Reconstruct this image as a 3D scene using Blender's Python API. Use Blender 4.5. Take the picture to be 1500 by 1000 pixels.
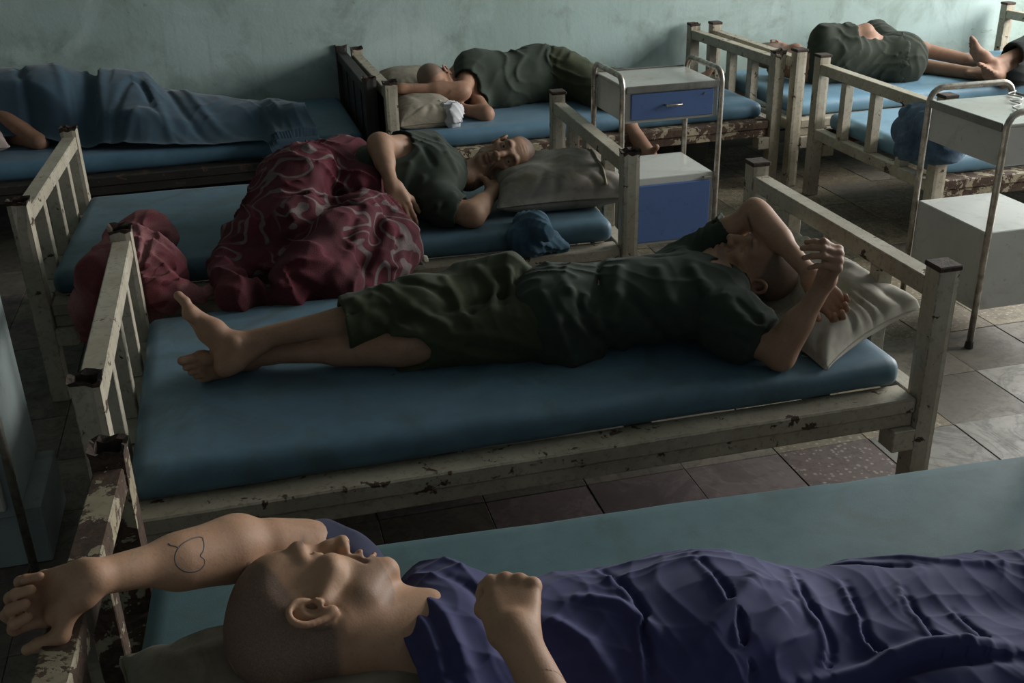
import bpy, bmesh, math, random
import numpy as np
from mathutils import Matrix, Vector
for o in list(bpy.data.objects): bpy.data.objects.remove(o, do_unlink=True)
SC = bpy.context.scene
COL = SC.collection
# ------------------------------------------------------------------ camera
FPX = 1553.7
CAM = np.array([0.0, 0.0, 1.6537])
CR = np.array([0.96665373, -0.25500113, -0.02355836])
CU = np.array([0.12795604, 0.40126165, 0.906982])
CF = np.array([0.22182837, 0.87975196, -0.42051])
cd = bpy.data.cameras.new('camera'); cam = bpy.data.objects.new('camera', cd); COL.objects.link(cam)
cd.sensor_width = 36.0; cd.lens = FPX / 1500 * 36.0; cd.clip_start = .05; cd.clip_end = 60
cam.matrix_world = Matrix(((CR[0], CU[0], -CF[0], CAM[0]), (CR[1], CU[1], -CF[1], CAM[1]), (CR[2], CU[2], -CF[2], CAM[2]), (0, 0, 0, 1)))
SC.camera = cam
# ------------------------------------------------------------------ world, light, exposure
W = bpy.data.worlds.new('world'); SC.world = W; W.use_nodes = True
W.node_tree.nodes['Background'].inputs['Color'].default_value = (.80, .92, 1.0, 1)
W.node_tree.nodes['Background'].inputs['Strength'].default_value = 0.20
def area(name, loc, target, sx, sy, power, color):
    l = bpy.data.lights.new(name, 'AREA'); l.shape = 'RECTANGLE'; l.size = sx; l.size_y = sy; l.energy = power; l.color = color
    o = bpy.data.objects.new(name, l); COL.objects.link(o); o.location = loc
    d = Vector(target) - Vector(loc); o.rotation_euler = d.to_track_quat('-Z', 'Y').to_euler()
    return o
area('daylight_window', (6.05, 4.7, 1.85), (4.0, 4.5, 1.2), 1.7, 1.7, 240, (1.0, .992, .975))
area('daylight_window', (6.05, 2.7, 1.85), (4.0, 2.3, 1.2), 1.7, 1.7, 190, (1.0, .992, .975))
vs = SC.view_settings
vs.view_transform = 'Standard'; vs.look = 'None'; vs.gamma = 1.0; vs.use_curve_mapping = False
vs.exposure = 0.0
SC.display_settings.display_device = 'sRGB'
# ------------------------------------------------------------------ pixel -> point
def ray(px, py): return CF + CR * (px - 750) / FPX - CU * (py - 500) / FPX
def at(px, py, z=None, y=None, x=None):
    d = ray(px, py)
    t = (z - CAM[2]) / d[2] if z is not None else (y / d[1] if y is not None else x / d[0])
    return CAM + t * d
def V(*a): return np.array(a, float)
def nrm(a): a = np.asarray(a, float); return a / np.linalg.norm(a)
# ------------------------------------------------------------------ materials
MATS = {}
def nodes(name):
    m = bpy.data.materials.new(name); m.use_nodes = True; nt = m.node_tree
    b = nt.nodes['Principled BSDF']; MATS[name] = m
    return m, nt, b
def N(nt, t, **kw):
    n = nt.nodes.new(t)
    for k, v in kw.items():
        if k in n.inputs.keys(): n.inputs[k].default_value = v
        else: setattr(n, k, v)
    return n
def coords(nt, scale=(1, 1, 1), kind='Object', rot=(0, 0, 0), loc=(0, 0, 0)):
    tc = N(nt, 'ShaderNodeTexCoord'); mp = N(nt, 'ShaderNodeMapping')
    mp.inputs['Scale'].default_value = scale; mp.inputs['Rotation'].default_value = rot; mp.inputs['Location'].default_value = loc
    nt.links.new(tc.outputs[kind], mp.inputs['Vector']); return mp.outputs['Vector']
def noise(nt, vec, scale, detail=5, rough=.55, dist=0):
    n = N(nt, 'ShaderNodeTexNoise'); n.inputs['Scale'].default_value = scale; n.inputs['Detail'].default_value = detail
    n.inputs['Roughness'].default_value = rough; n.inputs['Distortion'].default_value = dist
    nt.links.new(vec, n.inputs['Vector']); return n.outputs['Fac']
def ramp(nt, fac, stops, interp='LINEAR'):
    r = N(nt, 'ShaderNodeValToRGB'); r.color_ramp.interpolation = interp
    e = r.color_ramp.elements
    while len(e) < len(stops): e.new(.5)
    for i, (p, c) in enumerate(stops):
        e[i].position = p; e[i].color = (c, c, c, 1) if isinstance(c, (int, float)) else (*c, 1)
    nt.links.new(fac, r.inputs['Fac']); return r.outputs['Color']
def mix(nt, fac, a, b, mode='MIX'):
    m = N(nt, 'ShaderNodeMix', data_type='RGBA', blend_type=mode)
    for s, v in ((0, fac), (6, a), (7, b)):
        if isinstance(v, bpy.types.NodeSocket): nt.links.new(v, m.inputs[s])
        elif isinstance(v, (int, float)): m.inputs[s].default_value = v if s == 0 else (v, v, v, 1)
        else: m.inputs[s].default_value = (*v, 1)
    return m.outputs[2]
def bump(nt, b, h, strength=.3, dist=.01):
    n = N(nt, 'ShaderNodeBump'); n.inputs['Strength'].default_value = strength; n.inputs['Distance'].default_value = dist
    nt.links.new(h, n.inputs['Height']); nt.links.new(n.outputs['Normal'], b.inputs['Normal'])
def col(nt, b, c):
    if isinstance(c, bpy.types.NodeSocket): nt.links.new(c, b.inputs['Base Color'])
    else: b.inputs['Base Color'].default_value = (*c, 1)
def link(nt, a, b): nt.links.new(a, b)

def paint_mat(name, base, dark, wear, rust=(.035, .02, .012), rough=.55, offs=0.):
    m, nt, b = nodes(name)
    v = coords(nt, loc=(offs, offs * 1.7, offs * .3))
    n1 = noise(nt, v, 5, 6, .65); n2 = noise(nt, v, 55, 6, .7, .6); n3 = noise(nt, v, 14, 6, .62, .5)
    c = mix(nt, ramp(nt, n1, [(.35, 0), (.7, 1)]), base, dark)
    c = mix(nt, ramp(nt, n2, [(.52, 0), (.66, .55)]), c, tuple(.55 * x for x in dark))
    ad2 = N(nt, 'ShaderNodeMath', operation='MULTIPLY_ADD'); link(nt, n2, ad2.inputs[0]); ad2.inputs[1].default_value = .25; link(nt, n3, ad2.inputs[2])
    chip = ramp(nt, ad2.outputs[0], [(wear, 0), (wear + .02, 1)])
    geo = N(nt, 'ShaderNodeNewGeometry'); bv = N(nt, 'ShaderNodeBevel', samples=4); bv.inputs['Radius'].default_value = .006
    dt = N(nt, 'ShaderNodeVectorMath', operation='DOT_PRODUCT'); link(nt, geo.outputs['Normal'], dt.inputs[0]); link(nt, bv.outputs['Normal'], dt.inputs[1])
    ed = N(nt, 'ShaderNodeMath', operation='MULTIPLY'); link(nt, ramp(nt, dt.outputs['Value'], [(.86, 1), (.985, 0)]), ed.inputs[0]); link(nt, ramp(nt, noise(nt, v, 30, 5, .7), [(.44, 0), (.54, .9)]), ed.inputs[1])
    fine = ramp(nt, noise(nt, v, 38, 5, .6, .4), [(.70, 0), (.715, .85)])
    mx = N(nt, 'ShaderNodeMath', operation='MAXIMUM'); link(nt, ed.outputs[0], mx.inputs[0]); link(nt, fine, mx.inputs[1])
    mx2 = N(nt, 'ShaderNodeMath', operation='MAXIMUM'); link(nt, mx.outputs[0], mx2.inputs[0]); link(nt, chip, mx2.inputs[1]); chip = mx2.outputs[0]
    rc = mix(nt, ramp(nt, n2, [(.4, 0), (.6, 1)]), rust, tuple(2.2 * x for x in rust))
    c = mix(nt, chip, c, rc)
    col(nt, b, c)
    link(nt, ramp(nt, chip, [(0, rough), (1, .9)]), b.inputs['Roughness'])
    inv = ramp(nt, chip, [(0, 1.), (1, 0.)])
    hh = mix(nt, .12, inv, n2)
    bump(nt, b, hh, .55, .004)
    return m
CREAM = paint_mat('chipped_cream_paint', (.45, .41, .325), (.30, .26, .19), .765)
CREAM2 = paint_mat('worn_cream_paint', (.41, .37, .285), (.25, .215, .155), .745, offs=3.1)
RUSTY = paint_mat('rust_eaten_cream_paint', (.36, .31, .21), (.21, .175, .11), .585, offs=5.3)
DARKF = paint_mat('dark_grimy_paint', (.028, .024, .02), (.016, .014, .012), .72, offs=7.7)
RUST = nodes('rusted_steel')[0]
def _():
    nt = RUST.node_tree; b = nt.nodes['Principled BSDF']; v = coords(nt)
    n = noise(nt, v, 60, 6, .7); col(nt, b, ramp(nt, n, [(.35, (.012, .008, .006)), (.7, (.07, .04, .025))])); b.inputs['Roughness'].default_value = .85
    bump(nt, b, n, .6, .004)
_()
def fabric_mat(name, c1, c2, scale=3., weave=900, rough=.9, stain=None, sheen=.03, bstr=.15, streak=(1, 1, 1)):
    m, nt, b = nodes(name); v = coords(nt, streak)
    n1 = noise(nt, v, scale, 6, .6, .4); n2 = noise(nt, v, scale * 7, 5, .6)
    c = mix(nt, ramp(nt, n1, [(.32, 0), (.68, 1)]), c1, c2)
    c = mix(nt, ramp(nt, n2, [(.45, 0), (.75, .5)]), c, tuple(.72 * x for x in c1))
    if stain: c = mix(nt, ramp(nt, noise(nt, v, scale * 1.7, 6, .65, .8), [(.5, 0), (.64, .8)]), c, stain)
    col(nt, b, c); b.inputs['Roughness'].default_value = rough
    b.inputs['Sheen Weight'].default_value = sheen; b.inputs['Sheen Roughness'].default_value = .5
    n3 = noise(nt, coords(nt), weave, 2, .5)
    bump(nt, b, mix(nt, .75, n2, n3), bstr, .003)
    return m
MATT = fabric_mat('blue_vinyl_cloth', (.058, .125, .175), (.085, .165, .215), 2.6, 700, .55, stain=(.055, .095, .11), sheen=.05, bstr=.12)
MATT2 = fabric_mat('window_lit_blue_vinyl_cloth', (.10, .215, .30), (.13, .25, .34), 2.6, 700, .5, sheen=.05, bstr=.12)  # same blue vinyl, with the brighter window light put into its base colour
MATT0 = fabric_mat('faded_teal_vinyl_cloth', (.064, .130, .148), (.095, .172, .186), 3.0, 700, .6, stain=(.065, .115, .11), sheen=.05, bstr=.15)
MATT3 = fabric_mat('deep_blue_vinyl_cloth', (.06, .135, .20), (.085, .175, .24), 2.2, 700, .5, sheen=.05, bstr=.12)
# ------------------------------------------------------------------ object helpers
def tag(o, label=None, cat=None, group=None, kind=None):
    if label: o['label'] = label
    if cat: o['category'] = cat
    if group: o['group'] = group
    if kind: o['kind'] = kind
    return o
def empty(name, loc=(0, 0, 0), rz=0.):
    o = bpy.data.objects.new(name, None); COL.objects.link(o); o.location = loc; o.rotation_euler = (0, 0, rz); o.empty_display_size = .1
    return o
def mesh_obj(name, verts, faces, m, parent=None, smooth=True, autos=None):
    me = bpy.data.meshes.new(name)
    verts = np.asarray(verts, np.float32)
    if isinstance(faces, np.ndarray):
        n = len(faces); k = faces.shape[1]
        me.vertices.add(len(verts)); me.vertices.foreach_set('co', verts.ravel())
        me.loops.add(n * k); me.loops.foreach_set('vertex_index', faces.astype(np.int32).ravel())
        me.polygons.add(n); me.polygons.foreach_set('loop_start', np.arange(0, n * k, k, dtype=np.int32))
        me.update(calc_edges=True)
    else:
        me.from_pydata([tuple(map(float, v)) for v in verts], [], faces)
    me.polygons.foreach_set('use_smooth', np.full(len(me.polygons), smooth))
    me.materials.append(m); me.update()
    o = bpy.data.objects.new(name, me); COL.objects.link(o)
    if parent: o.parent = parent
    return o
def bm_obj(name, bm, m, parent=None, smooth=False, angle=None):
    me = bpy.data.meshes.new(name); bm.to_mesh(me); bm.free()
    me.polygons.foreach_set('use_smooth', np.full(len(me.polygons), smooth)); me.materials.append(m); me.update()
    if angle is not None: me.set_sharp_from_angle(angle=math.radians(angle))
    o = bpy.data.objects.new(name, me); COL.objects.link(o)
    if parent: o.parent = parent
    return o
def box(bm, lo, hi, bev=.003, seg=1):
    r = bmesh.ops.create_cube(bm, size=1.0); vs_ = r['verts']
    lo = Vector(lo); hi = Vector(hi); c = (lo + hi) / 2; s = hi - lo
    for v in vs_: v.co = Vector((v.co.x * s.x, v.co.y * s.y, v.co.z * s.z)) + c
    if bev:
        es = list({e for v in vs_ for e in v.link_edges})
        bmesh.ops.bevel(bm, geom=es, offset=bev, segments=seg, profile=.5, affect='EDGES')
def tube_mesh(pts, rad, n=8, cap=True):
    pts = [np.asarray(p, float) for p in pts]; m = len(pts)
    rad = [rad] * m if np.isscalar(rad) else rad
    vs_, fs = [], []
    t0 = nrm(pts[1] - pts[0]); a = nrm(np.cross(t0, V(0, 0, 1) if abs(t0[2]) < .9 else V(1, 0, 0)))
    for i, p in enumerate(pts):
        t = nrm(pts[min(i + 1, m - 1)] - pts[max(i - 1, 0)])
        a = nrm(a - t * a.dot(t)); b = np.cross(t, a)
        for k in range(n):
            th = 2 * math.pi * k / n; vs_.append(p + rad[i] * (a * math.cos(th) + b * math.sin(th)))
    for i in range(m - 1):
        for k in range(n):
            fs.append((i * n + k, i * n + (k + 1) % n, (i + 1) * n + (k + 1) % n, (i + 1) * n + k))
    if cap: fs.append(tuple(range(n - 1, -1, -1))); fs.append(tuple((m - 1) * n + k for k in range(n)))
    return vs_, fs
def tube(name, pts, rad, m, parent=None, n=8):
    v, f = tube_mesh(pts, rad, n); return mesh_obj(name, v, f, m, parent)
def smooth_path(pts, sub=8):
    pts = [np.asarray(p, float) for p in pts]; P = [2 * pts[0] - pts[1]] + pts + [2 * pts[-1] - pts[-2]]; out = []
    for i in range(1, len(P) - 2):
        p0, p1, p2, p3 = P[i - 1:i + 3]
        for k in range(sub):
            t = k / sub
            out.append(.5 * ((2 * p1) + (-p0 + p2) * t + (2 * p0 - 5 * p1 + 4 * p2 - p3) * t * t + (-p0 + 3 * p1 - 3 * p2 + p3) * t ** 3))
    out.append(pts[-1]); return out
# numpy value noise built from rotated sines (cheap and smooth)
def snoise(P, seed, freq, octv=3):
    rng = np.random.RandomState(seed); out = np.zeros(len(P)); amp = 1.; f = freq
    for o_ in range(octv):
        s = np.zeros(len(P))
        for k in range(4):
            d = nrm(rng.normal(size=3)); ph = rng.uniform(0, 6.28); d2 = nrm(rng.normal(size=3)); ph2 = rng.uniform(0, 6.28)
            s += np.sin((P @ d) * f * 6.283 + ph + 1.3 * np.sin((P @ d2) * f * 4.4 + ph2))
        out += amp * s / 2.8; amp *= .5; f *= 2.03
    return out
# ------------------------------------------------------------------ the room
def wall_mat():
    m, nt, b = nodes('green_plaster'); v = coords(nt)
    n1 = noise(nt, v, .9, 6, .6, .6); n2 = noise(nt, v, 3.2, 7, .65, .5); n3 = noise(nt, v, 28, 6, .65); n4 = noise(nt, coords(nt, (9, 9, .8)), 2.2, 5, .6)
    c = mix(nt, ramp(nt, n1, [(.35, 0), (.65, 1)]), (.262, .342, .308), (.330, .418, .402))
    c = mix(nt, ramp(nt, n2, [(.51, 0), (.70, .75)]), c, (.165, .21, .175))
    c = mix(nt, ramp(nt, noise(nt, v, 1.7, 6, .62, 1.0), [(.53, 0), (.66, .75)]), c, (.38, .47, .45))
    c = mix(nt, ramp(nt, n4, [(.55, 0), (.75, .35)]), c, (.17, .22, .18))
    c = mix(nt, ramp(nt, noise(nt, v, 7, 6, .7, 1.5), [(.66, 0), (.72, .5)]), c, (.12, .14, .10))
    col(nt, b, c); b.inputs['Roughness'].default_value = .75
    bump(nt, b, mix(nt, .25, n2, n3), .28, .012); return m
WALL = wall_mat()
def slab(name, lo, hi, m, kind='structure'):
    bm = bmesh.new(); box(bm, lo, hi, 0); return tag(bm_obj(name, bm, m), kind=kind)
CEIL = nodes('grey_ceiling')[0]; CEIL.node_tree.nodes['Principled BSDF'].inputs['Base Color'].default_value = (.30, .33, .32, 1)
YW = 6.05
slab('wall_back', (-4.6, YW, 0), (6.3, YW + .15, 3.0), WALL)
slab('wall_left', (-4.75, -1.5, 0), (-4.6, YW + .15, 3.0), WALL)
bm = bmesh.new()
XR = 6.15
for lo, hi in (((XR, -1.5, 0), (XR + .15, YW, .95)), ((XR, -1.5, 2.75), (XR + .15, YW, 3.0)), ((XR, -1.5, .95), (XR + .15, 1.8, 2.75)), ((XR, 3.6, .95), (XR + .15, 3.85, 2.75)), ((XR, 5.65, .95), (XR + .15, YW, 2.75))):
    box(bm, lo, hi, 0)
tag(bm_obj('wall_right', bm, WALL), kind='structure')
slab('ceiling', (-4.75, -1.5, 3.0), (6.3, YW + .15, 3.1), CEIL)
WFR = nodes('white_window_paint')[0]; WFR.node_tree.nodes['Principled BSDF'].inputs['Base Color'].default_value = (.5, .5, .47, 1)
for i, (y0, y1) in enumerate(((1.8, 3.6), (3.85, 5.65))):
    w = tag(empty('window_%d' % (i + 1), (XR, y0, .95)), kind='structure')
    for nm, lo, hi in (('frame_rail', (0.04, 0, 0), (.1, y1 - y0, .06)), ('frame_rail', (0.04, 0, 1.74), (.1, y1 - y0, 1.8)), ('frame_stile', (.04, 0, .06), (.1, .06, 1.74)), ('frame_stile', (.04, y1 - y0 - .06, .06), (.1, y1 - y0, 1.74)), ('mullion', (.045, .88, .06), (.095, .93, 1.74))):
        bm = bmesh.new(); box(bm, lo, hi, .004); bm_obj(nm, bm, WFR, w)
# floor slab with separate stone tiles
def stone_mat(name, c1, c2, vein, vs=6., chips=None, rough=.42):
    m, nt, b = nodes(name); v = coords(nt, kind='Object')
    oi = N(nt, 'ShaderNodeObjectInfo'); mp = N(nt, 'ShaderNodeVectorMath', operation='ADD'); sc = N(nt, 'ShaderNodeVectorMath', operation='SCALE')
    cmb = N(nt, 'ShaderNodeCombineXYZ')
    for k in range(3): link(nt, oi.outputs['Random'], cmb.inputs[k])
    link(nt, cmb.outputs[0], sc.inputs[0]); sc.inputs['Scale'].default_value = 37.
    link(nt, v, mp.inputs[0]); link(nt, sc.outputs[0], mp.inputs[1]); v = mp.outputs[0]
    n1 = noise(nt, v, vs, 7, .62, 1.6); n2 = noise(nt, v, vs * 6, 6, .7)
    c = mix(nt, ramp(nt, n1, [(.35, 0), (.62, 1)]), c1, c2)
    c = mix(nt, ramp(nt, n1, [(.47, 0), (.5, .8), (.53, 0)]), c, vein)
    if chips:
        vo = N(nt, 'ShaderNodeTexVoronoi'); vo.inputs['Scale'].default_value = 70; link(nt, v, vo.inputs['Vector'])
        sp = N(nt, 'ShaderNodeSeparateColor'); link(nt, vo.outputs['Color'], sp.inputs[0])
        mm = N(nt, 'ShaderNodeMath', operation='MULTIPLY'); link(nt, ramp(nt, vo.outputs['Distance'], [(.3, 1), (.42, 0)]), mm.inputs[0]); link(nt, ramp(nt, sp.outputs[0], [(.5, 0), (.55, 1)]), mm.inputs[1])
        c = mix(nt, mm.outputs[0], c, chips)
    c = mix(nt, ramp(nt, n2, [(.5, 0), (.7, .6)]), c, tuple(.5 * x for x in c1))
    hv = N(nt, 'ShaderNodeHueSaturation'); link(nt, c, hv.inputs['Color'])
    mr = N(nt, 'ShaderNodeMapRange'); link(nt, oi.outputs['Random'], mr.inputs[0]); mr.inputs[3].default_value = .72; mr.inputs[4].default_value = 1.2
    link(nt, mr.outputs[0], hv.inputs['Value']); c = hv.outputs[0]
    col(nt, b, c); link(nt, ramp(nt, n2, [(.3, rough), (.7, .8)]), b.inputs['Roughness']); bump(nt, b, n2, .12, .004); return m
ST = [stone_mat('red_terrazzo', (.105, .070, .062), (.135, .09, .08), (.15, .11, .1), 5, (.33, .27, .23)),
      stone_mat('purple_stone', (.10, .078, .074), (.145, .11, .105), (.19, .15, .14), 4),
      stone_mat('grey_marble', (.155, .145, .12), (.225, .215, .185), (.09, .09, .08), 3.4),
      stone_mat('brown_stone', (.12, .105, .082), (.165, .145, .112), (.085, .07, .055), 5),
      stone_mat('ochre_terrazzo', (.14, .115, .075), (.19, .155, .10), (.10, .085, .06), 5, (.28, .24, .17))]
GROUT = nodes('dark_grout')[0]; GROUT.node_tree.nodes['Principled BSDF'].inputs['Base Color'].default_value = (.085, .076, .062, 1); GROUT.node_tree.nodes['Principled BSDF'].inputs['Roughness'].default_value = .9
floor = slab('floor', (-4.75, -1.5, -.12), (6.3, YW + .15, -.012), GROUT)
rng = random.Random(4)
protos = []
for k in range(5):
    bm = bmesh.new(); box(bm, (-.1491, -.1491, -.013), (.1491, .1491, 0), .0015); me = bpy.data.meshes.new('tile'); bm.to_mesh(me); bm.free(); me.materials.append(ST[k]); protos.append(me)
for i in range(21):
    for j in range(14):
        x = -1.122 + i * .30; y = 2.30 + (j - 2) * .30
        if x > 1.8: k = rng.choice([2, 2, 3, 4, 3]) if y < 3.0 else rng.choice([4, 4, 3, 4])
        elif x > 1.3: k = rng.choice([4, 3, 0])
        else: k = rng.choice([3, 3, 1])
        if j == 2 and x < 1.8: k = {1.278: 1, 1.578: 0, .978: 1}.get(round(x, 3), 1 if rng.random() < .5 else 3)
        t = bpy.data.objects.new('tile', protos[k]); COL.objects.link(t); t.parent = floor
        t.location = (x, y, rng.uniform(-.002, .001)); t.rotation_euler = (rng.uniform(-.003, .003), rng.uniform(-.003, .003), 0)
# ------------------------------------------------------------------ beds
BL, BW, BH = 2.0, 1.0, .70
MT = .425      # mattress top
def post_mesh(name, m, root, x, y, open_top=True, seed=0, h=BH, s=.03):
    """square steel post; an open post is a hollow tube with a torn, flared rim"""
    r = random.Random(seed); vs_, fs = [], []
    rings = [(0, s - .002), (.004, s), (.30, s), (h - .10, s), (h - .012, s + (.001 if open_top else 0)), (h, s + (.004 if open_top else .0))]
    n = 16
    def sq(k, rad):
        t = k / n * 4; e = int(t); f = t - e; c = .12
        p = [(-1, -1), (1, -1), (1, 1), (-1, 1)]; a = p[e % 4]; b = p[(e + 1) % 4]
        q = [a[0] + (b[0] - a[0]) * f, a[1] + (b[1] - a[1]) * f]
        if f == 0: q = [q[0] * (1 - c * .5), q[1] * (1 - c * .5)]
        return q[0] * rad, q[1] * rad
    for z, rad in rings:
        for k in range(n):
            a, b = sq(k, rad); dz = 0
            if z > h - .05 and open_top:
                dz = r.uniform(-.006, .005); a += r.uniform(-.0015, .0015); b += r.uniform(-.0015, .0015)
            vs_.append((x + a, y + b, z + dz))
    if open_top:
        for z, rad in ((h - .006, s - .006), (h - .05, s - .007)):
            for k in range(n):
                a, b = sq(k, rad); vs_.append((x + a, y + b, z + (r.uniform(-.006, .004) if z > h - .02 else 0)))
    R = len(vs_) // n
    for i in range(R - 1):
        for k in range(n): fs.append((i * n + k, i * n + (k + 1) % n, (i + 1) * n + (k + 1) % n, (i + 1) * n + k))
    fs.append(tuple(range(n - 1, -1, -1)))
    if open_top:
        o = mesh_obj(name, vs_, fs, m, root, smooth=False)
        o.data.materials.append(RUST)
        mi = np.zeros(len(fs), np.int32); mi[4 * n:] = 1; o.data.polygons.foreach_set('material_index', mi)
        b = bmesh.new(); box(b, (x - s + .006, y - s + .006, h - .055), (x + s - .006, y + s - .006, h - .045), 0)
        bm_obj('rust_plug', b, RUST, o)
    else:
        fs.append(tuple((R - 1) * n + k for k in range(n)))
        o = mesh_obj(name, vs_, fs, m, root, smooth=False)
        b = bmesh.new(); box(b, (x - s - .003, y - s - .003, h - .004), (x + s + .003, y + s + .003, h + .010), .003); bm_obj('post_cap', b, RUST, o)
    return o
def make_bed(x, y, yaw, label, frame, rail_mat=None, caps=(0, 0, 0, 0), seed=0, solid=(False, False), board=None):
    root = empty('bed', (x, y, 0), yaw); tag(root, label, 'bed', 'steel ward beds')
    rail_mat = rail_mat or frame
    i = 0
    for e, px in enumerate((0, BL)):
        for f, py in enumerate((0, BW)):
            post_mesh('post', frame, root, px, py, not caps[i], seed * 10 + i); i += 1
        def bx(name, lo, hi, m, bev=.003, tilt=0):
            b = bmesh.new(); box(b, lo, hi, bev); return bm_obj(name, b, m, root)
        bx('top_rail', (px - .026, .03, .615), (px + .026, BW - .03, .665), frame)
        bx('lower_rail', (px - .026, .03, .295), (px + .026, BW - .03, .345), frame)
        if solid[e]:
            bx('end_panel', (px - .010, .03, .345), (px + .010, BW - .03, .615), board or DARKF, .002)
            for k in range(3): bx('slat', (px - .016, .25 * (k + 1) - .028, .345), (px + .016, .25 * (k + 1) + .028, .615), board or DARKF, .002)
        else:
            for k in range(3): bx('slat', (px - .022, .25 * (k + 1) - .022, .345), (px + .022, .25 * (k + 1) + .022, .615), frame, .002)
        for py in (0, BW):
            s = 1 if e == 0 else -1
            b = bmesh.new(); box(b, (px + s * .03 if s > 0 else px - .095, py - .032, .20), (px + .095 if s > 0 else px - .03, py + .032, .262), .003); bm_obj('bracket', b, frame, root)
    for py, s in ((0, 1), (BW, -1)):
        b = bmesh.new()
        y0, y1 = (py - .02, py + .066) if s > 0 else (py - .066, py + .02)
        box(b, (.032, y0, .305), (BL - .032, y1, .347), .004)
        ya, yb = (py - .012, py + .03) if s > 0 else (py - .03, py + .012)
        box(b, (.032, ya, .263), (BL - .032, yb, .305), .003)
        bm_obj('side_rail', b, rail_mat, root)
    for k in range(4):
        b = bmesh.new(); box(b, (.25 + k * .5 - .03, .055, .31), (.25 + k * .5 + .03, BW - .055, .338), .002); bm_obj('cross_bar', b, frame, root)
    return root
def rounded_slab(L, Wd, T, r=.03, nx=90, ny=44, nz=7, seed=1, wr=.003, dents=()):
    """mattress: rounded box whose cloth sags and wrinkles"""
    def axis(n, s):
        e = np.linspace(0, 1, n); e = .5 - .5 * np.cos(e * math.pi) if n < 20 else e
        return (e - .5) * s
    vs_ = []; fs = []; idx = {}
    ax, ay, az = axis(nx, L), axis(ny, Wd), (np.linspace(0, 1, nz) - .5) * T
    def vid(i, j, k):
        if (i, j, k) not in idx: idx[(i, j, k)] = len(vs_); vs_.append((ax[i], ay[j], az[k]))
        return idx[(i, j, k)]
    for i in range(nx - 1):
        for j in range(ny - 1):
            fs.append((vid(i, j, nz - 1), vid(i + 1, j, nz - 1), vid(i + 1, j + 1, nz - 1), vid(i, j + 1, nz - 1)))
            fs.append((vid(i, j, 0), vid(i, j + 1, 0), vid(i + 1, j + 1, 0), vid(i + 1, j, 0)))
        for k in range(nz - 1):
            fs.append((vid(i, 0, k), vid(i + 1, 0, k), vid(i + 1, 0, k + 1), vid(i, 0, k + 1)))
            fs.append((vid(i, ny - 1, k), vid(i, ny - 1, k + 1), vid(i + 1, ny - 1, k + 1), vid(i + 1, ny - 1, k)))
    for j in range(ny - 1):
        for k in range(nz - 1):
            fs.append((vid(0, j, k), vid(0, j, k + 1), vid(0, j + 1, k + 1), vid(0, j + 1, k)))
            fs.append((vid(nx - 1, j, k), vid(nx - 1, j + 1, k), vid(nx - 1, j + 1, k + 1), vid(nx - 1, j, k + 1)))
    P = np.array(vs_); h = np.array([L / 2 - r, Wd / 2 - r, max(T / 2 - r, .001)])
    Q = np.clip(P, -h, h); d = P - Q; ln = np.linalg.norm(d, axis=1); k = ln > 1e-9
    P[k] = Q[k] + d[k] / ln[k, None] * r
    top = np.clip((P[:, 2] / (T / 2)), 0, 1)
    P[:, 2] += top * .0015 * snoise(P * V(1, 1, 0), seed, 1.6, 2)
    w = snoise(P * V(1, 3.5, 2), seed + 5, 1.2, 2)
    P[:, 2] -= top * wr * np.exp(-(w / .12) ** 2) * (snoise(P, seed + 9, .8, 1) > .1)
    side = np.clip(1 - np.abs(P[:, 2]) / (T / 2), 0, 1)
    P[:, 1] += np.sign(P[:, 1]) * (np.abs(P[:, 1]) > Wd / 2 - r) * (.004 * side + .003 * snoise(P * V(1, 0, 1), seed + 2, 2.5, 2))
    for (cx, cy, sx, sy, dp) in dents:
        P[:, 2] -= top * dp * np.exp(-((P[:, 0] - cx) / sx) ** 2 - ((P[:, 1] - cy) / sy) ** 2)
    return P, np.array(fs)
def make_mattress(bed, label, m, x0=.035, x1=BL - .04, y0=.045, y1=BW - .045, seed=1, T=.082, dents=(), dz=0):
    L, Wd = x1 - x0, y1 - y0
    P, F = rounded_slab(L, Wd, T, seed=seed, dents=dents)
    c = bed.matrix_basis @ Vector(((x0 + x1) / 2, (y0 + y1) / 2, .347 + T / 2 + dz))
    o = mesh_obj('mattress', P, F, m); o.location = c; o.rotation_euler = bed.rotation_euler
    tag(o, label, 'mattress', 'blue mattresses on the beds')
    pr = []
    for k in range(41):   # stitched seam round the upper edge
        pass
    return o
bed0 = make_bed(-.365, .795, -.06, 'cream steel bed nearest the camera, under the man in the purple sheet', RUSTY, RUSTY, (0, 0, 1, 1), 1)
bed1 = make_bed(-.372, 2.10, -.001, 'chipped cream steel bed in the centre under the man lying with crossed ankles', CREAM, CREAM2, (0, 0, 1, 1), 2)
bed2 = make_bed(-.701, 3.485, -.042, 'cream steel bed with red plush blanket, just behind the central bed', CREAM, CREAM2, (0, 0, 0, 1), 3)
bed3 = make_bed(.692, 4.926, .028, 'cream steel bed by the back wall behind the blue and white cabinet', CREAM2, RUSTY, (0, 0, 0, 0), 4, (True, False))
bed4 = make_bed(2.781, 4.931, .003, 'cream steel bed by the back wall under the curled up man', CREAM2, CREAM2, (1, 1, 0, 1), 5)
bed5 = make_bed(2.803, 3.751, -.006, 'cream steel bed with blue bundle, behind the white cabinet at the right', CREAM, RUSTY, (1, 1, 0, 0), 6)
bed6 = make_bed(-1.386, 5.018, .02, 'dark steel bed at far left under the man hidden by a blue sheet', DARKF, DARKF, (0, 0, 0, 0), 7, (False, True))
m0 = make_mattress(bed0, 'faded teal mattress of the bed nearest the camera', MATT0, seed=3, y1=BW - .015)
m1 = make_mattress(bed1, 'blue mattress under the man with crossed ankles', MATT, seed=8)
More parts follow.
